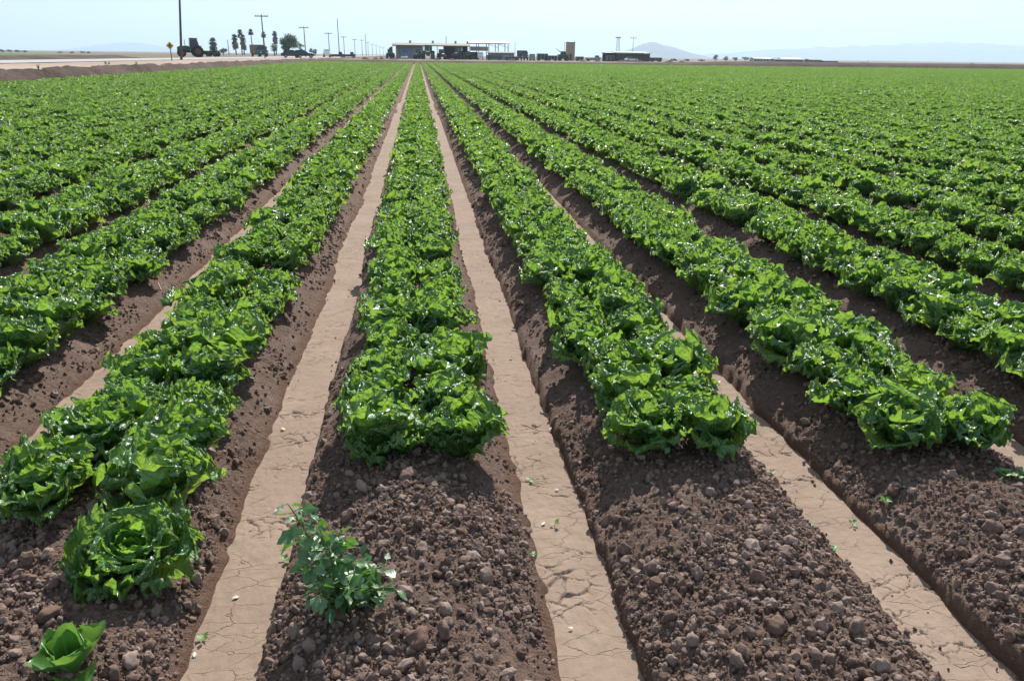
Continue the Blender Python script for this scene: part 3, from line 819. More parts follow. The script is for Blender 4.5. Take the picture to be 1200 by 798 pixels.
# creeping patches
for (px, py, n_, lab) in ((440, 541, 9, 'low creeping seedling patch at the lettuce edge of the weed bed'), (1184, 562, 8, 'low creeping weed patch on the bare end second right of the weed bed')):
    b = G(px, py, .15); b.z = soil_pt(b.x, b.y)
    t = thing('creeping_weed', b, lab, 'weed')
    for j in range(n_):
        a = rng.uniform(0, 6.28); rad = rng.uniform(.01, .075); q = Vector((math.cos(a)*rad*1.3, math.sin(a)*rad*.7, 0))
        q.z = soil_pt(b.x+q.x, b.y+q.y)-b.z
        MB().tube(q+Vector((0, 0, -.01)), q+Vector((0, 0, .022)), .0012, .001, 5).build('stem', M['stem'], t)
        for i in range(3):
            o = link('leaf', TL[i], t); o.location = q+Vector((0, 0, .02+.004*i)); o.rotation_euler = (rng.uniform(-.3, .3), -rng.uniform(0, .6), i*2.1+a); f = rng.uniform(.018, .032); o.scale = (f, f, f)
for (px, py, sz, n_, z, lab) in ((621, 552, .028, 4, .05, 'tiny seedling low on the right side of the weed bed'), (650, 617, .03, 4, .0, 'tiny green seedling in the furrow right of the weed bed'),
        (623, 650, .02, 4, .03, 'tiny yellowish seedling at the edge of the furrow right of the weed bed'), (999, 616, .03, 4, 0, 'tiny seedling in the second furrow past the tall weed'),
        (979, 643, .026, 5, .03, 'tiny seedling at the edge of the second furrow past the weed'), (954, 607, .022, 4, .05, 'tiny yellow seedling on the bed edge above the second furrow'),
        (1044, 560, .035, 6, .19, 'tiny reddish seedling on the bare end second right of the weed bed'), (334, 658, .026, 4, .0, 'tiny seedling in the furrow beside the tall weed'),
        (237, 745, .028, 4, .02, 'tiny seedling at the furrow edge beside the young plant'), (517, 552, .022, 4, .19, 'tiny seedling on bare soil just ahead of the lettuce'),
        (906, 545, .022, 4, .04, 'tiny seedling at the bed edge under the lettuce corner'), (140, 440, .03, 4, .1, 'tiny seedling on the bed wall left of the lettuce')):
    seedling(px, py, sz, n_, z, lab)
for j, (px, py, sz) in enumerate(((281, 700, .03), (334, 505, .035), (635, 617, .03), (228, 772, .025), (644, 505, .028), (627, 520, .02), (672, 737, .022), (1048, 603, .03), (655, 575, .024), (310, 380, .03), (600, 420, .03))):
    b = G(px, py, 0.0); b.z = max(soil_pt(b.x, b.y), .003)
    o = link('dry_leaf', DL[j % 2]); o.location = (b.x, b.y, b.z+.004); o.rotation_euler = (rng.uniform(-.3, .3), rng.uniform(-.2, .2), rng.uniform(0, 6.28)); o.scale = (sz*.8,)*3
    tag(o, 'bleached dry leaf scrap lying on the furrow silt', 'dry leaf', 'dry leaf scraps in the furrows')
b0, b1 = G(180, 322, .1), G(188, 334, .1)
b0.z, b1.z = soil_pt(b0.x, b0.y)+.006, soil_pt(b1.x, b1.y)+.006
tag(MB().tube(b0, b1, .004, .003, 6).build('straw', M['straw']), 'dry straw stalk lying on the shaded bed wall', 'straw')

# ------------------------------------------------------------------ farm, road and far things
M['tractor'] = simple('dark_green_paint', (0.018, 0.05, 0.028), 0.35, spec=.5)
M['glass'] = simple('dark_glass', (0.02, 0.03, 0.035), 0.08, spec=.6)
M['tyre'] = simple('tyre_rubber', (0.018, 0.017, 0.016), 0.85)
M['rim'] = simple('dull_yellow_rim', (0.10, 0.075, 0.02), 0.6)
M['grey_rim'] = simple('grey_rim', (0.4, 0.4, 0.4), 0.4)
M['steel'] = simple('grey_steel', (0.30, 0.31, 0.32), 0.5, .4)
M['wood_pole'] = simple('pole_wood', (0.10, 0.075, 0.06), 0.9)
M['white_paint'] = simple('white_paint', (0.75, 0.76, 0.76), 0.4)
M['dark_paint'] = simple('dark_teal_paint', (0.02, 0.045, 0.055), 0.3, spec=.5)
M['tan'] = simple('tan_sheet', (0.36, 0.28, 0.19), 0.7)
M['blue_sheet'] = simple('blue_grey_sheet', (0.17, 0.22, 0.31), 0.6)
M['brown_sheet'] = simple('brown_sheet', (0.10, 0.075, 0.06), 0.8)
M['roof'] = simple('pale_roof', (0.17, 0.155, 0.11), 0.8)
M['roof_white'] = simple('white_roof', (0.36, 0.35, 0.33), 0.7)
M['roof_green'] = simple('green_roof', (0.12, 0.2, 0.12), 0.6)
M['yellow'] = simple('sign_yellow', (0.75, 0.42, 0.02), 0.5)
M['black'] = simple('black_paint', (0.012, 0.012, 0.012), 0.5)
M['canvas'] = simple('canvas', (0.20, 0.17, 0.12), 0.9)
M['palm'] = leaf_mat('palm_frond', (0.03, 0.06, 0.02), (0.05, 0.09, 0.03), (0.1, 0.13, 0.05), (0.08, 0.14, 0.03), rough=.5, tfac=.2, bscale=3, bstr=.1)
M['skirt'] = simple('dead_fronds', (0.16, 0.12, 0.07), 0.9)
M['foliage'] = leaf_mat('tree_foliage', (0.02, 0.05, 0.012), (0.04, 0.085, 0.02), (0.05, 0.1, 0.03), (0.07, 0.15, 0.02), rough=.5, tfac=.25, bscale=3, bstr=.1)

def wheel(parent, x, y, r, w, rim):
    t = MB().tube((0, -w/2, 0), (0, w/2, 0), r, r, 20).build('wheel', M['tyre'], parent); t.location = (x, y, r)
    MB().tube((0, -w/2-.015, 0), (0, w/2+.015, 0), r*.55, r*.55, 14).build('rim', rim, t)
def tractor(loc, label, rz, sc=1.0, group=None, cat='tractor', dual=False, mat=None):
    mat = mat or M['tractor']
    t = thing('tractor', loc, label, cat, group, rz, sc)
    MB().prism([(.1, .95), (.1, 1.55), (.5, 1.7), (1.55, 1.62), (1.9, 1.5), (1.95, .9)], -.42, .42, 'y').build('hood', mat, t)
    MB().box(-1.5, 1.8, -.3, .3, .65, .95).build('chassis', M['black'], t)
    MB().prism([(-1.25, 1.0), (-1.3, 1.6), (-1.05, 2.72), (.0, 2.72), (.1, 1.5), (.1, 1.0)], -.75, .75, 'y').build('cab', mat, t)
    for s in (-1, 1):
        MB().prism([(-1.1, 1.6), (-.97, 2.55), (-.08, 2.55), (.0, 1.6)], s*.752, s*.765, 'y').build('window', M['glass'], t)
        MB().box(-1.7, -.3, s*.78, s*1.15, 1.62, 1.7).build('fender', mat, t)
        wheel(t, -1.0, s*1.0, .85, .5, M['rim']); wheel(t, 1.35, s*.85, .6, .4, M['rim'])
    MB().box(-1.15, .05, -.8, .8, 2.72, 2.82).build('roof', mat, t)
    MB().tube((.75, .3, 1.6), (.75, .3, 2.6), .05).build('exhaust', M['steel'], t)
    return t
def truck(loc, label, rz, cab, box, canvas=True, sc=1.0, group=None, name='truck', cat='truck'):
    t = thing(name, loc, label, cat, group, rz, sc)
    MB().prism([(1.0, .55), (1.0, 2.2), (2.1, 2.2), (2.35, 1.45), (3.0, 1.35), (3.05, .55)], -.95, .95, 'y').build('cab', cab, t)
    for s in (-1, 1): MB().prism([(1.2, 1.5), (1.2, 2.05), (2.0, 2.05), (2.2, 1.5)], s*.951, s*.965, 'y').build('window', M['glass'], t)
    MB().prism([(-.6, 1.5), (-.6, 2.08), (.6, 2.08), (.6, 1.5)], 2.16, 2.2, 'x').build('windscreen', M['glass'], t)
    MB().box(-2.9, .9, -1.0, 1.0, .75, 2.5 if canvas else 1.3).build('load_box', box, t)
    MB().box(-2.9, 2.9, -.4, .4, .45, .74).build('chassis', M['black'], t)
    for x in (-1.9, 2.1):
        for s in (-1, 1): wheel(t, x, s*.85, .42, .28, M['grey_rim'])
    for s in (-1, 1): MB().box(3.052, 3.08, s*.7-.12, s*.7+.12, .85, 1.05).build('headlight', M['white_paint'], t)
    return t
def car(loc, label, rz, mat, group=None, sc=1.0, cat='car'):
    t = thing('parked_car', loc, label, cat, group, rz, sc)
    MB().prism([(-2.2, .35), (-2.25, .85), (-1.6, .95), (1.0, .95), (2.1, .8), (2.2, .35)], -.85, .85, 'y').build('body', mat, t)
    MB().prism([(-1.9, .952), (-1.5, 1.45), (.3, 1.45), (.95, .952)], -.75, .75, 'y').build('cabin', M['glass'], t)
    MB().box(-1.45, .25, -.76, .76, 1.452, 1.49).build('roof', mat, t)
    for x in (-1.35, 1.4):
        for s in (-1, 1): wheel(t, x, s*.76, .33, .2, M['grey_rim'])
    return t
def pole(px, Y, top_py, label, z, bar=True, r=.13, group='utility poles along the road', lean=0):
    p = P(px, 60, Y); h = P(px, top_py, Y).z-z
    t = thing('utility_pole', (p.x, Y, z), label, 'utility pole', group)
    MB().tube((0, 0, -.3), (lean, 0, h), r, r*.65, 10).build('post', M['wood_pole'], t)
    if bar:
        MB().box(-1.15+lean, 1.15+lean, -.06, .06, h-.35, h-.2).build('crossarm', M['wood_pole'], t)
        for x in (-1.05, -.6, .6, 1.05): MB().tube((x+lean, 0, h-.2), (x+lean, 0, h-.03), .045, .03, 6).build('insulator', M['steel'], t)
    return t, h
# --- a yard for machines left of the road further on
v = np.array([[XB-18.5, 116, .76], [XB-75, 116, .76], [XB-75, 620, .76], [XB-18.5, 620, .76]])
tag(link('equipment_yard', mesh_np('equipment_yard', v[[0, 3, 2, 1]], np.array([[0, 1, 2, 3]]), M['earth'], False)), kind='structure')

# poles at road side: nearest reaches out of the picture
pole(211, 98, -12, 'tall utility pole beside the yellow diamond sign', .78, True, .15, lean=.75)
for i, (px, Y, top) in enumerate(((310, 152, 17.5), (358, 206, 31.5), (386, 262, 38.5), (403.5, 318, 43), (416, 372, 46), (424.5, 428, 47), (431.5, 484, 50), (436.5, 538, 52), (441, 594, 53), (445, 610, 55), (449, 610, 56))):
    pole(px, Y, top, 'utility pole with a crossarm in the line following the road' if i else 'utility pole with a wide crossarm behind the canvas truck', .78 if px < 440 else .5, True)
pole(397.5, 300, 22.5, 'tall bare pole behind the dark pickup trucks', .7, False, .16, 'tall bare poles')
pole(429, 420, 40, 'tall bare pole left of the long shed', .6, False, .16, 'tall bare poles')
pole(268, 330, 47, 'short bare pole between the palms and the machine', .7, False, .16, 'tall bare poles')
pole(603.5, 320, 49, 'slim bare pole right of the raised roof', .4, False, .1, 'slim poles in the yard')
pole(741.5, 300, 44, 'slim pole behind the low dark shed', .4, True, .1, 'slim poles in the yard')
pole(661.5, 262, 49, 'slim pole beside the tan block tower', .5, False, .08, 'slim poles in the yard')
pole(523, 262, 42.5, 'slim mast rising behind the long shed roof', .5, False, .12, 'slim poles in the yard')

# yellow diamond road sign
p = P(200, 60, 88)
sg = thing('road_sign', (p.x, 88, .78), 'yellow diamond road sign with black symbol by the road', 'road sign')
MB().tube((0, 0, -.3), (0, 0, 1.75), .045, .045, 8).build('post', M['wood_pole'], sg)
d = .38; MB().prism([(-d, 1.45), (0, 1.45-d), (d, 1.45), (0, 1.45+d)], -.06, -.05, 'y').build('plate', M['yellow'], sg)
mbs = MB().box(-.055, .055, -.068, -.062, 1.22, 1.66); mbs.box(-.2, .2, -.0685, -.0621, 1.40, 1.5); mbs.build('symbol', M['black'], sg)
mbs = MB()
for a, b in (((-d, 1.45), (0, 1.45-d)), ((0, 1.45-d), (d, 1.45)), ((d, 1.45), (0, 1.45+d)), ((0, 1.45+d), (-d, 1.45))):
    mbs.tube((a[0]*.9, -.063, 1.45+(a[1]-1.45)*.9), (b[0]*.9, -.063, 1.45+(b[1]-1.45)*.9), .015, .015, 4)
mbs.build('border', M['black'], sg)

# machines
def at(px, Y, z): q = P(px, 66, Y); return Vector((q.x, Y, z))
tractor(at(224, 160, .76), 'big dark green tractor with cab beside the tall pole', R(200), 1.18)
tractor(at(250, 190, .76), 'smaller dark machine parked right of the big green tractor', R(170), .72)
b = at(235, 163, .76)
im = thing('implement', b, 'low dark towed implement hitched behind the big green tractor', 'implement', None, R(200))
MB().box(-1.2, 1.2, -.9, .9, .5, 1.15).build('frame', M['black'], im)
for s in (-1, 1): wheel(im, 0, s*1.0, .4, .25, M['grey_rim'])
truck(at(304, 182, .82), 'canvas covered truck driving on the road', R(-60), M['dark_paint'], M['canvas'], True, .98)
car(at(343, 168, .80), 'dark teal parked car on the dirt shoulder', R(8), M['dark_paint'], 'cars on the shoulder')
car(at(356, 170, .80), 'dark teal long parked car right of the other on the shoulder', R(4), M['dark_paint'], 'cars on the shoulder')
truck(at(383, 222, .82), 'white pickup van facing along the shoulder', R(-80), M['white_paint'], M['white_paint'], False, .85, None, 'pickup_truck', 'pickup truck')
for px, Y, rz, lab in ((394, 240, 10, 'dark pickup truck parked left of the other dark pickup'), (408, 244, -5, 'dark pickup truck parked nearest the long shed')):
    truck(at(px, Y, .6), lab, R(rz), M['dark_paint'], M['dark_paint'], False, .72, 'dark pickups by the yard', 'pickup_truck', 'pickup truck')

# trees
def leaf_cloud(n, centres, size, seed):
    r = np.random.default_rng(seed); V, F, U = [], [], []
    c = np.array(centres, float); ids = r.integers(0, len(c), n)
    d = r.normal(size=(n, 3)); d /= np.linalg.norm(d, axis=1)[:, None]
    pos = c[ids, :3]+d*c[ids, 3:4]*(r.uniform(.35, 1.05, n)[:, None])*np.array([1, 1, .8])
    for p in pos:
        a = r.normal(size=3); a /= np.linalg.norm(a); b = np.cross(a, r.normal(size=3)); b /= np.linalg.norm(b)
        s = size*r.uniform(.6, 1.4); k = len(V)
        V += [p-a*s, p+b*s*.5, p+a*s, p-b*s*.5]; U += [(0.5, 0), (1, .5), (.5, 1), (0, .5)]; F.append((k, k+1, k+2, k+3))
    me = mesh_np('crown', np.array(V), np.array(F), M['foliage'], False)
    ul = me.uv_layers.new(name='UVMap'); ul.data.foreach_set('uv', np.array(U, dtype=np.float32)[np.array(F).ravel()].ravel())
    return me
def tree(px, Y, w_px, top_py, z, label, group=None, seed=0, n=1500, name='tree', leafsize=.22):
    p = P(px, 66, Y); m_ = depth(p)/FPX; wd = w_px*m_; h = P(px, top_py, Y).z-z
    t = thing(name, (p.x, Y, z), label, 'tree' if h > 2.2 else 'bush', group)
    r = random.Random(seed)
    mb = MB().tube((0, 0, -.2), (r.uniform(-.1, .1)*h*.3, 0, h*.45), .05*h, .03*h, 8)
    cs = []
    for i in range(9):
        a = i*2.4; rad = wd*.5*r.uniform(.2, .62); zz = h*r.uniform(.35, .8)
        cs.append((math.cos(a)*rad, math.sin(a)*rad, zz, min(wd, h)*r.uniform(.17, .27)))
        mb.tube((0, 0, h*.3), (cs[-1][0], cs[-1][1], zz), .018*h, .007*h, 6)
    cs.append((0, 0, h*.78, min(wd*.3, h*.25)))
    mb.build('trunk', M['bark'], t)
    link('crown', leaf_cloud(n, cs, leafsize*max(.6, h/7), seed), t)
    return t
tree(339, 290, 30, 39, .6, 'big rounded dark green tree behind the parked cars', None, 3, 4200, leafsize=.2)
tree(322, 300, 12, 50, .6, 'lower bushy tree left of the big rounded tree', None, 4, 900)
tree(353, 295, 9, 49, .6, 'narrow bushy tree right of the big rounded tree', None, 5, 700)
tree(262, 250, 12, 56, .7, 'small bushy tree beside the dark machine', None, 6, 700)
tree(311, 290, 7, 53.5, .7, 'small round tree behind the canvas truck', None, 11, 500)
tree(370, 420, 6, 57, .6, 'small far tree between big tree and white pickup', None, 7, 400)
def palm(px, Y, top_py, z, cw_px, label, seed, skirt=.35, group='palms behind the road'):
    p = P(px, 66, Y); m_ = depth(p)/FPX; h = P(px, top_py, Y).z-z; rad = cw_px*m_*.72
    t = thing('palm_tree', (p.x, Y, z), label, 'palm tree', group); r = random.Random(seed)
    hc = h-rad*.75
    mb = MB()
    for i in range(6): mb.tube((.06*math.sin(i*.7), 0, -.2+(hc+.2)*i/6), (.06*math.sin((i+1)*.7), 0, -.2+(hc+.2)*(i+1)/6), .26-.02*i, .24-.02*i, 9)
    mb.build('trunk', M['bark'], t)
    fr = MB()
    for j in range(70):
        az = j*2.4; el = R(r.uniform(-35, 85)); L = rad*r.uniform(.8, 1.05)
        d = Vector((math.cos(az)*math.cos(el), math.sin(az)*math.cos(el), math.sin(el))); sd_ = d.cross(Vector((0, 0, 1))).normalized()
        o = Vector((0, 0, hc)); a = o+d*L*.4
        for q in range(-3, 4):
            tip = a+(d*math.cos(q*.33)+sd_*math.sin(q*.33))*L*.6+Vector((0, 0, -.12*L*abs(q)/3-.08*L))
            k0 = a+sd_*(.04*L*q); fr.add([k0-sd_*.1*L, k0+sd_*.1*L, tip], [(0, 1, 2)])
        fr.tube(o, a, .03, .015, 4)
    me = fr.mesh('crown', M['palm']); me.uv_layers.new(name='UVMap'); link('crown', me, t)
    if skirt:
        sk = MB(); sh = h*skirt
        for j in range(40):
            az = j*2.4; z1 = hc-sh*r.uniform(.0, .55); rr_ = rad*r.uniform(.45, .75)
            a = Vector((math.cos(az)*.2, math.sin(az)*.2, z1)); b = Vector((math.cos(az)*rr_, math.sin(az)*rr_, z1-sh*r.uniform(.3, .5)))
            s_ = Vector((-math.sin(az), math.cos(az), 0))*rad*.35
            sk.add([a, b-s_, b+s_], [(0, 1, 2)])
        sk.build('skirt', M['skirt'], t)
palm(251, 330, 44.5, .6, 9, 'short stout palm left of the palm cluster', 1, .5)
palm(277, 350, 40.5, .6, 7.5, 'shaggy palm on the left of the cluster', 2, .6)
palm(284, 356, 35, .6, 6.5, 'tallest slim palm in the middle of the cluster', 3, .2)
palm(286.5, 345, 41, .6, 7, 'shaggy palm on the right of the cluster', 4, .6)
palm(296.5, 360, 34.5, .6, 6, 'slim bare-trunked palm right of the cluster', 5, .12)
palm(311, 380, 37.5, .6, 5.5, 'slim palm seen behind the crossarm pole', 6, .15)
palm(324, 370, 36.5, .6, 6, 'slim palm just left of the big rounded tree', 7, .45)
palm(365, 600, 57, .3, 5, 'small far palm left of the white pickup', 8, .2); palm(369, 600, 58, .3, 5, 'smallest far palm nearest the white pickup', 9, .2)

# --- the long shed and the raised open roof beside it
def zt(px, py, Y): return P(px, py, Y).z
def bld(name, label, px0, px1, Y, z=YZ, cat='building'):
    a, b = P(px0, 66, Y), P(px1, 66, Y)
    return thing(name, ((a.x+b.x)/2, Y, z), label, cat), (b.x-a.x)/2
YS = 246
sh, hw = bld('long_shed', 'long low farm shed with pale roof, blue grey doors and open bays', 457, 551, YS)
def lx(px, Y=YS, o=None): return P(px, 66, Y).x-(o or sh).location.x
zr_ = zt(505, 53, YS)-YZ
dp = 11
MB().box(lx(464), lx(466.5), 0, dp, 0, zr_-.45).build('end_wall', M['tan'], sh)
MB().box(lx(466.6), lx(496), .3, .45, 0, zr_-.45).build('front_wall', M['tan'], sh)
for a, b in ((468, 475), (475.6, 483)): MB().box(lx(a), lx(b), .12, .26, 0, zr_-.8).build('door', M['blue_sheet'], sh)
MB().box(lx(485), lx(494), .15, .27, 0, zr_-1.2).build('door', M['blue_sheet'], sh)
MB().box(lx(464), lx(496), dp-.2, dp, 0, zr_-.3).build('back_wall', M['brown_sheet'], sh)
MB().box(lx(521), lx(550), dp-.2, dp, 0, zr_-.3).build('back_wall', M['brown_sheet'], sh)
MB().box(lx(521), lx(521.6), 1, dp-.3, 0, zr_-.4).build('partition', M['brown_sheet'], sh)
for px in (497, 504, 512.5, 521, 531, 541, 550): MB().box(lx(px)-.09, lx(px)+.09, .1, .28, 0, zr_-.42).build('post', M['brown_sheet'], sh)
rf = MB().prism([(-1.3, zr_-.35), (-1.3, zr_-.12), (dp/2, zr_+.55), (dp+1, zr_-.1), (dp+1, zr_-.3), (dp/2, zr_+.3)], lx(460), lx(551), 'x').build('roof', M['roof'], sh)
MB().prism([(-1.2, zr_-.4), (dp/2, zr_+.28), (dp+.9, zr_-.4)], lx(460.5), lx(461.2), 'x').build('gable', M['brown_sheet'], sh)
for px in (481, 508, 535):
    MB().tube((lx(px), dp/2, zr_+.4), (lx(px), dp/2, zr_+1.25), .32, .32, 10).build('vent', M['steel'], rf); 
# lean-to skirt on the left end
MB().prism([(0, 0), (0, zr_-1.0), (lx(460)-lx(456), zr_-.5), (lx(460)-lx(456), 0)], .6, 3, 'y').build('lean_to', M['brown_sheet'], sh).location.x = lx(456)

YR = 252
rr2, _ = bld('raised_canopy', 'tall open-sided canopy with white roof and tan side panel', 550, 597, YR)
l2 = lambda px: P(px, 66, YR).x-rr2.location.x
z1, z2 = zt(573, 51.5, YR)-YZ, zt(573, 48, YR)-YZ
MB().prism([(-1, z1), (-1, z1+.12), (5, z2), (11, z1+.12), (11, z1), (5, z2-.12)], l2(549), l2(597), 'x').build('roof', M['roof_white'], rr2)
for px in (550, 561, 573, 584, 595.5):
    for y in (.2, 9.6): MB().box(l2(px)-.1, l2(px)+.1, y, y+.22, 0, z1+.05).build('post', M['brown_sheet'], rr2)
MB().box(l2(551), l2(572), .0, .12, zt(560, 60, YR)-YZ, zt(560, 55, YR)-YZ).build('side_panel', M['tan'], rr2)
MB().box(l2(550), l2(563), 9.9, 10.0, 0, z1-2.4).build('back_wall', M['brown_sheet'], rr2)
for a, b in ((572, 584), (584, 595)): MB().tube((l2(a), .3, z1-.1), (l2(b), .3, z1-1.2), .05, .05, 6).build('brace', M['steel'], rr2)
YB = 240
bs, _ = bld('blue_shed', 'low blue shed with pale roof under the raised canopy', 573, 603, YB)
l3 = lambda px: P(px, 66, YB).x-bs.location.x
zb = zt(588, 62.5, YB)-YZ
MB().box(l3(573), l3(602.5), 0, 4, 0, zb-.1).build('wall', M['blue_sheet'], bs)
MB().prism([(-.4, zb-.08), (-.4, zb+.05), (2, zb+.4), (4.4, zb+.05), (4.4, zb-.08)], l3(572.5), l3(603), 'x').build('roof', M['roof'], bs)
for a, b in ((577, 582), (590, 597)): MB().box(l3(a), l3(b), -.06, -.01, 0, zb-.5).build('door', M['steel'], bs)

# machines in front of the shed
for px, Y, rz, sc, lab in ((457, 236, 100, .9, 'dark tractor parked at the left end of the long shed'), (490.5, 236, 250, .92, 'dark tractor parked before the blue grey doors'),
        (502, 232, 265, 1.32, 'largest dark green tractor parked before the open bay'), (518, 235, 280, .95, 'dark green tractor parked beside the largest one'),
        (537, 233, 250, 1.15, 'dark tractor parked before the brown open bay'), (548, 236, 90, .8, 'small tractor parked at the right end of the long shed')):
    tractor(at(px, Y, YZ), lab, R(rz), sc, 'tractors before the long shed')
car(at(474, 234, YZ), 'small white car before the blue grey doors', R(80), M['white_paint'], None, .8)
truck(at(563, 246, YZ), 'white truck standing under the raised canopy', R(-95), M['white_paint'], M['white_paint'], True, .85)
def crate(px0, px1, top, Y, mat, name, label, cat, dy=2.2, group=None):
    a, b = P(px0, 66, Y), P(px1, 66, Y); h = zt((px0+px1)/2, top, Y)-YZ; w = b.x-a.x
    t = thing(name, (a.x+w/2, Y, YZ), label, cat, group)
    MB().box(-w/2, w/2, 0, dy, .25, h).build('body', mat, t)
    mb = MB()
    for i in range(max(2, int(w/.8))+1):
        x = -w/2+w*i/max(2, int(w/.8)); mb = MB().box(x-.05, x+.05, -.05, -.003, .25, h-.02); mb.build('rib', M['steel'], t)
    for s in (-.35, .35): MB().box(w*s-.3, w*s+.3, .2, dy-.2, 0, .249).build('skid', M['black'], t)
    MB().box(-w/2-.05, w/2+.05, -.07, dy+.05, h+.002, h+.08).build('rim', M['steel'], t)
    return t
crate(571, 588, 65.2, 228, M['tractor'], 'bin_trailer', 'low dark green trailer bin before the blue shed', 'trailer')
crate(592, 607, 67, 226, M['brown_sheet'], 'bin_trailer', 'low rust brown trailer bin right of the green one', 'trailer')
truck(at(612.5, 232, YZ), 'dark box truck right of the blue shed', R(-85), M['dark_paint'], M['brown_sheet'], True, 1.05)
crate(621, 627, 64, 230, M['steel'], 'water_tank', 'small grey tank right of the dark box truck', 'tank', 1.4)
crate(630, 642, 63.5, 232, M['tractor'], 'bin_trailer', 'tall dark green bin left of the long green one', 'trailer')
crate(642.5, 653, 65.8, 231, M['tractor'], 'bin_trailer', 'long low dark green bin beside the small tilted-boom loader', 'trailer')
# loader with boom
lo = thing('loader', at(660, 234, YZ), 'dark loader with a raised boom beside the tan block tower', 'loader')
MB().box(-1.6, 1.4, -.9, .9, .5, 1.7).build('body', M['dark_paint'], lo)
MB().prism([(-.9, 1.7), (-.7, 2.5), (.5, 2.5), (.8, 1.7)], -.7, .7, 'y').build('cab', M['glass'], lo)
MB().box(-.75, .55, -.75, .75, 2.502, 2.6).build('roof', M['white_paint'], lo)
MB().tube((.2, .8, 1.7), (-2.0, .8, 3.3), .12, .08, 8).build('boom', M['steel'], lo)
for x in (-1.0, 1.0):
    for s in (-1, 1): wheel(lo, x, s*.95, .5, .3, M['rim'])
YT = 250
tw, _ = bld('block_tower', 'tan windowless block tower standing alone', 664.5, 673.5, YT)
l4 = lambda px: P(px, 66, YT).x-tw.location.x; zt4 = zt(669, 50.5, YT)-YZ
MB().box(l4(664.5), l4(673.5), 0, 2.6, 0, zt4).build('wall', M['tan'], tw)
MB().box(l4(664.2), l4(673.8), -.1, 2.7, zt4+.002, zt4+.18).build('cap', M['roof'], tw)
MB().box(l4(667.5), l4(670), -.05, -.005, 0, 2.0).build('door', M['brown_sheet'], tw)
for s in (664.9, 672.9): MB().tube((l4(s), .2, zt4+.18), (l4(s), .2, zt4+.8), .05, .04, 6).build('pipe', M['steel'], tw)
crate(676, 684, 67, 235, M['brown_sheet'], 'bin_trailer', 'low brown bin right of the tan block tower', 'trailer')
truck(at(695, 236, YZ), 'pale flatbed truck standing left of the low dark shed', R(5), M['steel'], M['steel'], False, .72)
YD = 238
ds, _ = bld('dark_shed', 'low dark open-fronted shed with flat green roof', 710, 763, YD)
l5 = lambda px: P(px, 66, YD).x-ds.location.x; zd = zt(740, 62, YD)-YZ
MB().box(l5(711), l5(761), 5.6, 5.8, 0, zd-.2).build('back_wall', M['brown_sheet'], ds)
MB().box(l5(723), l5(761), .1, .22, .0, zd-.5).build('front_wall', M['brown_sheet'], ds)
for px in (711, 717, 722.4, 735, 748, 761.3): MB().box(l5(px)-.08, l5(px)+.08, -.06, .09, 0, zd-.22).build('post', M['brown_sheet'], ds)
MB().box(l5(761), l5(761.6), .25, 5.5, 0, zd-.3).build('end_wall', M['brown_sheet'], ds)
MB().prism([(-.8, zd-.18), (-.8, zd), (6.3, zd+.25), (6.3, zd+.07)], l5(722), l5(762.5), 'x').build('roof', M['roof_green'], ds)
MB().prism([(-.8, zd-.25), (-.8, zd-.12), (6.3, zd+.05), (6.3, zd-.1)], l5(710), l5(721.8), 'x').build('roof', M['roof_green'], ds)
car(at(740, 231, YZ), 'white car parked before the low dark shed', R(12), M['white_paint'], None, .85)
crate(712, 720, 66, 233, M['brown_sheet'], 'bin_trailer', 'small brown bin under the left end of the low dark shed', 'trailer')
# lattice tower
q = at(723.5, 300, .3); h = zt(723.5, 45, 300)-.3
lt = thing('lattice_tower', q, 'slim lattice tower behind the low dark shed', 'tower')
for sx, sy in ((-1, -1), (1, -1), (1, 1), (-1, 1)): MB().tube((sx*.7, sy*.7, 0), (sx*.35, sy*.35, h), .06, .05, 6).build('leg', M['steel'], lt)
for i in range(6):
    a, b = h*i/6, h*(i+1)/6; ra_, rb_ = .7-.35*i/6, .7-.35*(i+1)/6
    MB().tube((-ra_, -ra_, a), (rb_, -rb_, b), .035, .035, 5).build('brace', M['steel'], lt); MB().tube((ra_, -ra_, a), (-rb_, -rb_, b), .035, .035, 5).build('brace', M['steel'], lt)
MB().box(-.9, .9, -.5, .5, h, h+.35).build('platform', M['steel'], lt)
crate(764, 776, 68.2, 240, M['brown_sheet'], 'bin_trailer', 'low brown bin right of the low dark shed', 'trailer')
# low dirt piles along the yard edge
for px, w_, s_ in ((428, 10, 1), (440, 8, 2), (447, 9, 3), (462, 12, 4), (512, 9, 5), (530, 10, 6), (600, 12, 7), (683, 12, 8), (700, 10, 9), (728, 12, 10), (750, 12, 11), (785, 14, 12), (800, 10, 13)):
    Yp = 200+s_*1.5; c = at(px, Yp, YZ-.05); m_ = depth(c)/FPX; wd = w_*m_/2
    xs = np.linspace(-1, 1, 15); X, Y = np.meshgrid(xs, xs); rr_ = np.sqrt(X**2+Y**2)
    Z = np.clip(1-rr_, 0, 1)**.8*(.62+.3*fbm(X*3+s_*7, Y*3, 3, s_))
    o = link('dirt_pile', mesh_np('dirt_pile', np.stack([X*wd, Y*1.2, Z*.95-.03], -1).reshape(-1, 3), grid_faces(15, 15), M['bank'])); o.location = c
    tag(o, 'low brown dirt pile along the yard edge behind the lettuce', 'dirt pile', 'dirt piles along the yard edge')

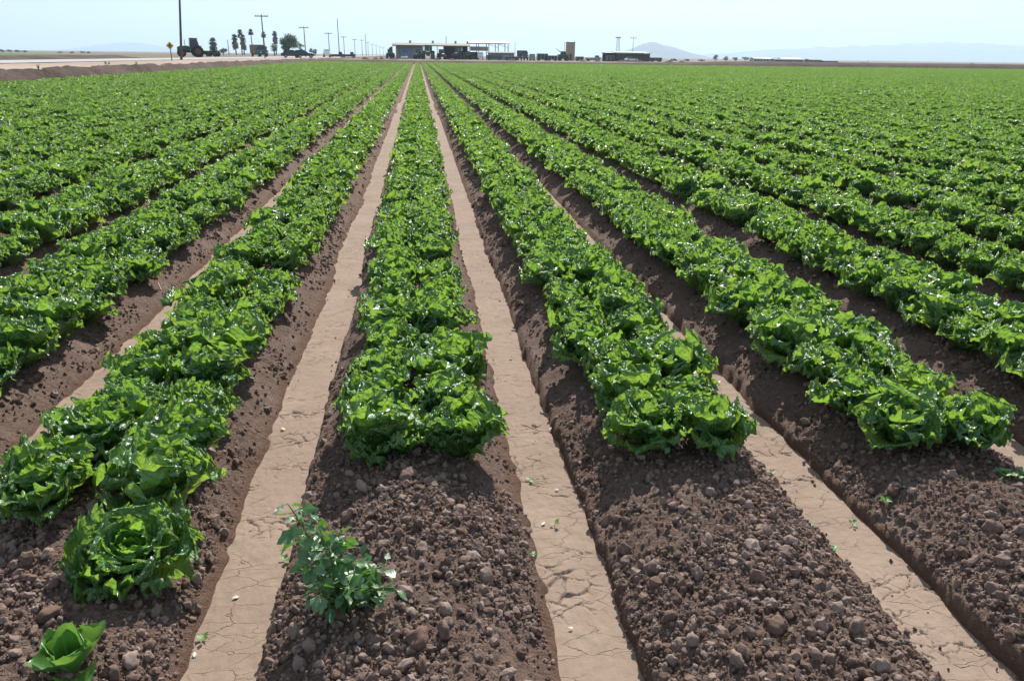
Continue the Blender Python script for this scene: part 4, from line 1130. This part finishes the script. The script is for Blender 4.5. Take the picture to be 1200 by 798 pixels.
# --- far right farmstead and bushes
def farshed(px0, px1, top, Y, wall, roof, label):
    a, b = P(px0, 70, Y), P(px1, 70, Y); w = b.x-a.x; h = zt((px0+px1)/2, top, Y)-ZG
    t = thing('far_shed', (a.x+w/2, Y, ZG), label, 'building', 'sheds of the far farmstead')
    MB().box(-w/2, w/2, 0, 9, 0, h*.72).build('wall', wall, t)
    MB().prism([(-.6, h*.72), (4.5, h), (9.6, h*.72)], -w/2-.4, w/2+.4, 'x').build('roof', roof, t)
    for i in range(3): x = -w/2+w*(i+.5)/3; MB().box(x-w*.08, x+w*.08, -.08, -.01, 0, h*.5).build('door', M['black'], t)
farshed(884, 894, 67.6, 610, M['tan'], M['roof_white'], 'white roofed shed at the left of the far farmstead')
farshed(894.5, 905, 68, 625, M['steel'], M['roof_white'], 'second white roofed shed of the far farmstead')
farshed(908, 942, 69.2, 600, M['tractor'], M['brown_sheet'], 'long dark green shed of the far farmstead')
farshed(916, 940, 68, 640, M['tan'], M['roof_white'], 'white roof behind the long dark green shed')
farshed(949, 963, 69.5, 600, M['brown_sheet'], M['roof'], 'brown shed with dull roof at the far farmstead')
farshed(966, 982.5, 71.2, 600, M['brown_sheet'], M['brown_sheet'], 'low flat brown shed at the right of the far farmstead')
for i, (px, w_, top, Y, lab) in enumerate(((838.5, 6, 64.5, 560, 'tall slim tree left of the far farmstead'), (851, 9, 66, 560, 'dark broad tree left of the far farmstead'), (862, 10, 67.5, 580, 'low spreading tree left of the far farmstead'),
        (874, 12, 67.3, 570, 'brownish bushy tree beside the white roofed sheds'), (1063, 9, 75, 330, 'dark round bush on the far field edge'), (1080, 7, 76.5, 420, 'small bush right of the dark round bush'),
        (1087, 5, 76, 430, 'slim bush right of the dark round bush'), (1110, 7, 77, 420, 'flat bush towards the lone round tree'), (1141, 5, 75, 360, 'lone small round tree on the far field edge'),
        (1012, 8, 74, 520, 'low bushes beside the thin post'), (1005, 5, 74.5, 540, 'pale low bush beside the thin post'), (790, 10, 69.5, 420, 'low scrub beneath the peaked mountain'), (806, 9, 70, 440, 'low scrub right of the peaked mountain'), (822, 10, 70.3, 450, 'low scrub left of the far tall slim tree'))):
    tree(px, Y, w_*1.3, top-.5, ZG, lab, 'far bushes and trees', 30+i, 420, 'far_tree', .5)
pole(1019, 520, 70.5, 'thin lone post in the far plain', ZG, False, .15, 'slim poles in the yard')
for i, (px, w_, top) in enumerate(((3, 12, 58), (12, 10, 58.5), (21, 12, 58.8), (30, 9, 59.5), (71, 8, 60.8), (85, 7, 61), (97, 11, 60.5), (104, 8, 61))):
    tree(px, 640, w_, top, ZG, 'hazy far tree in the clump beyond the green field' if i < 4 else 'hazy far bush on the horizon of the green field', 'hazy trees beyond the green field' if i < 4 else 'hazy bushes beyond the green field', 60+i, 220, 'far_tree', .6)
# weeds on the road bank
for i, (px, py) in enumerate(((45, 78), (128, 74), (124, 74.5), (160, 74))):
    b = P(px, py+3, 44 if i == 0 else 62); b.x = min(b.x, XB-1.0); b.z = .72
    t = thing('bank_weed', b, 'scruffy weed tuft growing on the road bank', 'weed', 'weed tufts on the road bank', 0, .6)
    mb = MB(); r = random.Random(i)
    for j in range(30):
        a = r.uniform(0, 6.28); tip = Vector((math.cos(a)*r.uniform(.05, .3), math.sin(a)*.2, r.uniform(.2, .6))); s_ = Vector((math.sin(a), -math.cos(a), 0))*.03
        mb.add([-s_, s_, tip], [(0, 1, 2)])
    me = mb.mesh('leaf_tuft', M['weed_leaf']); me.uv_layers.new(name='UVMap'); link('leaf_tuft', me, t)
    MB().tube((0, 0, -.1), (0, 0, .35), .012, .006, 5).build('stem', M['stem'], t)

# ------------------------------------------------------------------ haze: a closed box of even air round everything
hm = bpy.data.materials.new('haze'); hm.use_nodes = True; hn = hm.node_tree; hn.nodes.clear()
pv = hn.nodes.new('ShaderNodeVolumePrincipled'); ho = hn.nodes.new('ShaderNodeOutputMaterial')
pv.inputs['Color'].default_value = (0.64, 0.82, 1.0, 1); pv.inputs['Density'].default_value = HAZE_D; pv.inputs['Anisotropy'].default_value = 0.2
hn.links.new(pv.outputs[0], ho.inputs['Volume'])
hz = MB().box(-15000, 15000, -3200, 15000, ZG-6.5, 430).build('haze', hm); tag(hz, kind='stuff')
hz['label'] = 'thin pale blue haze in the air over the plain'
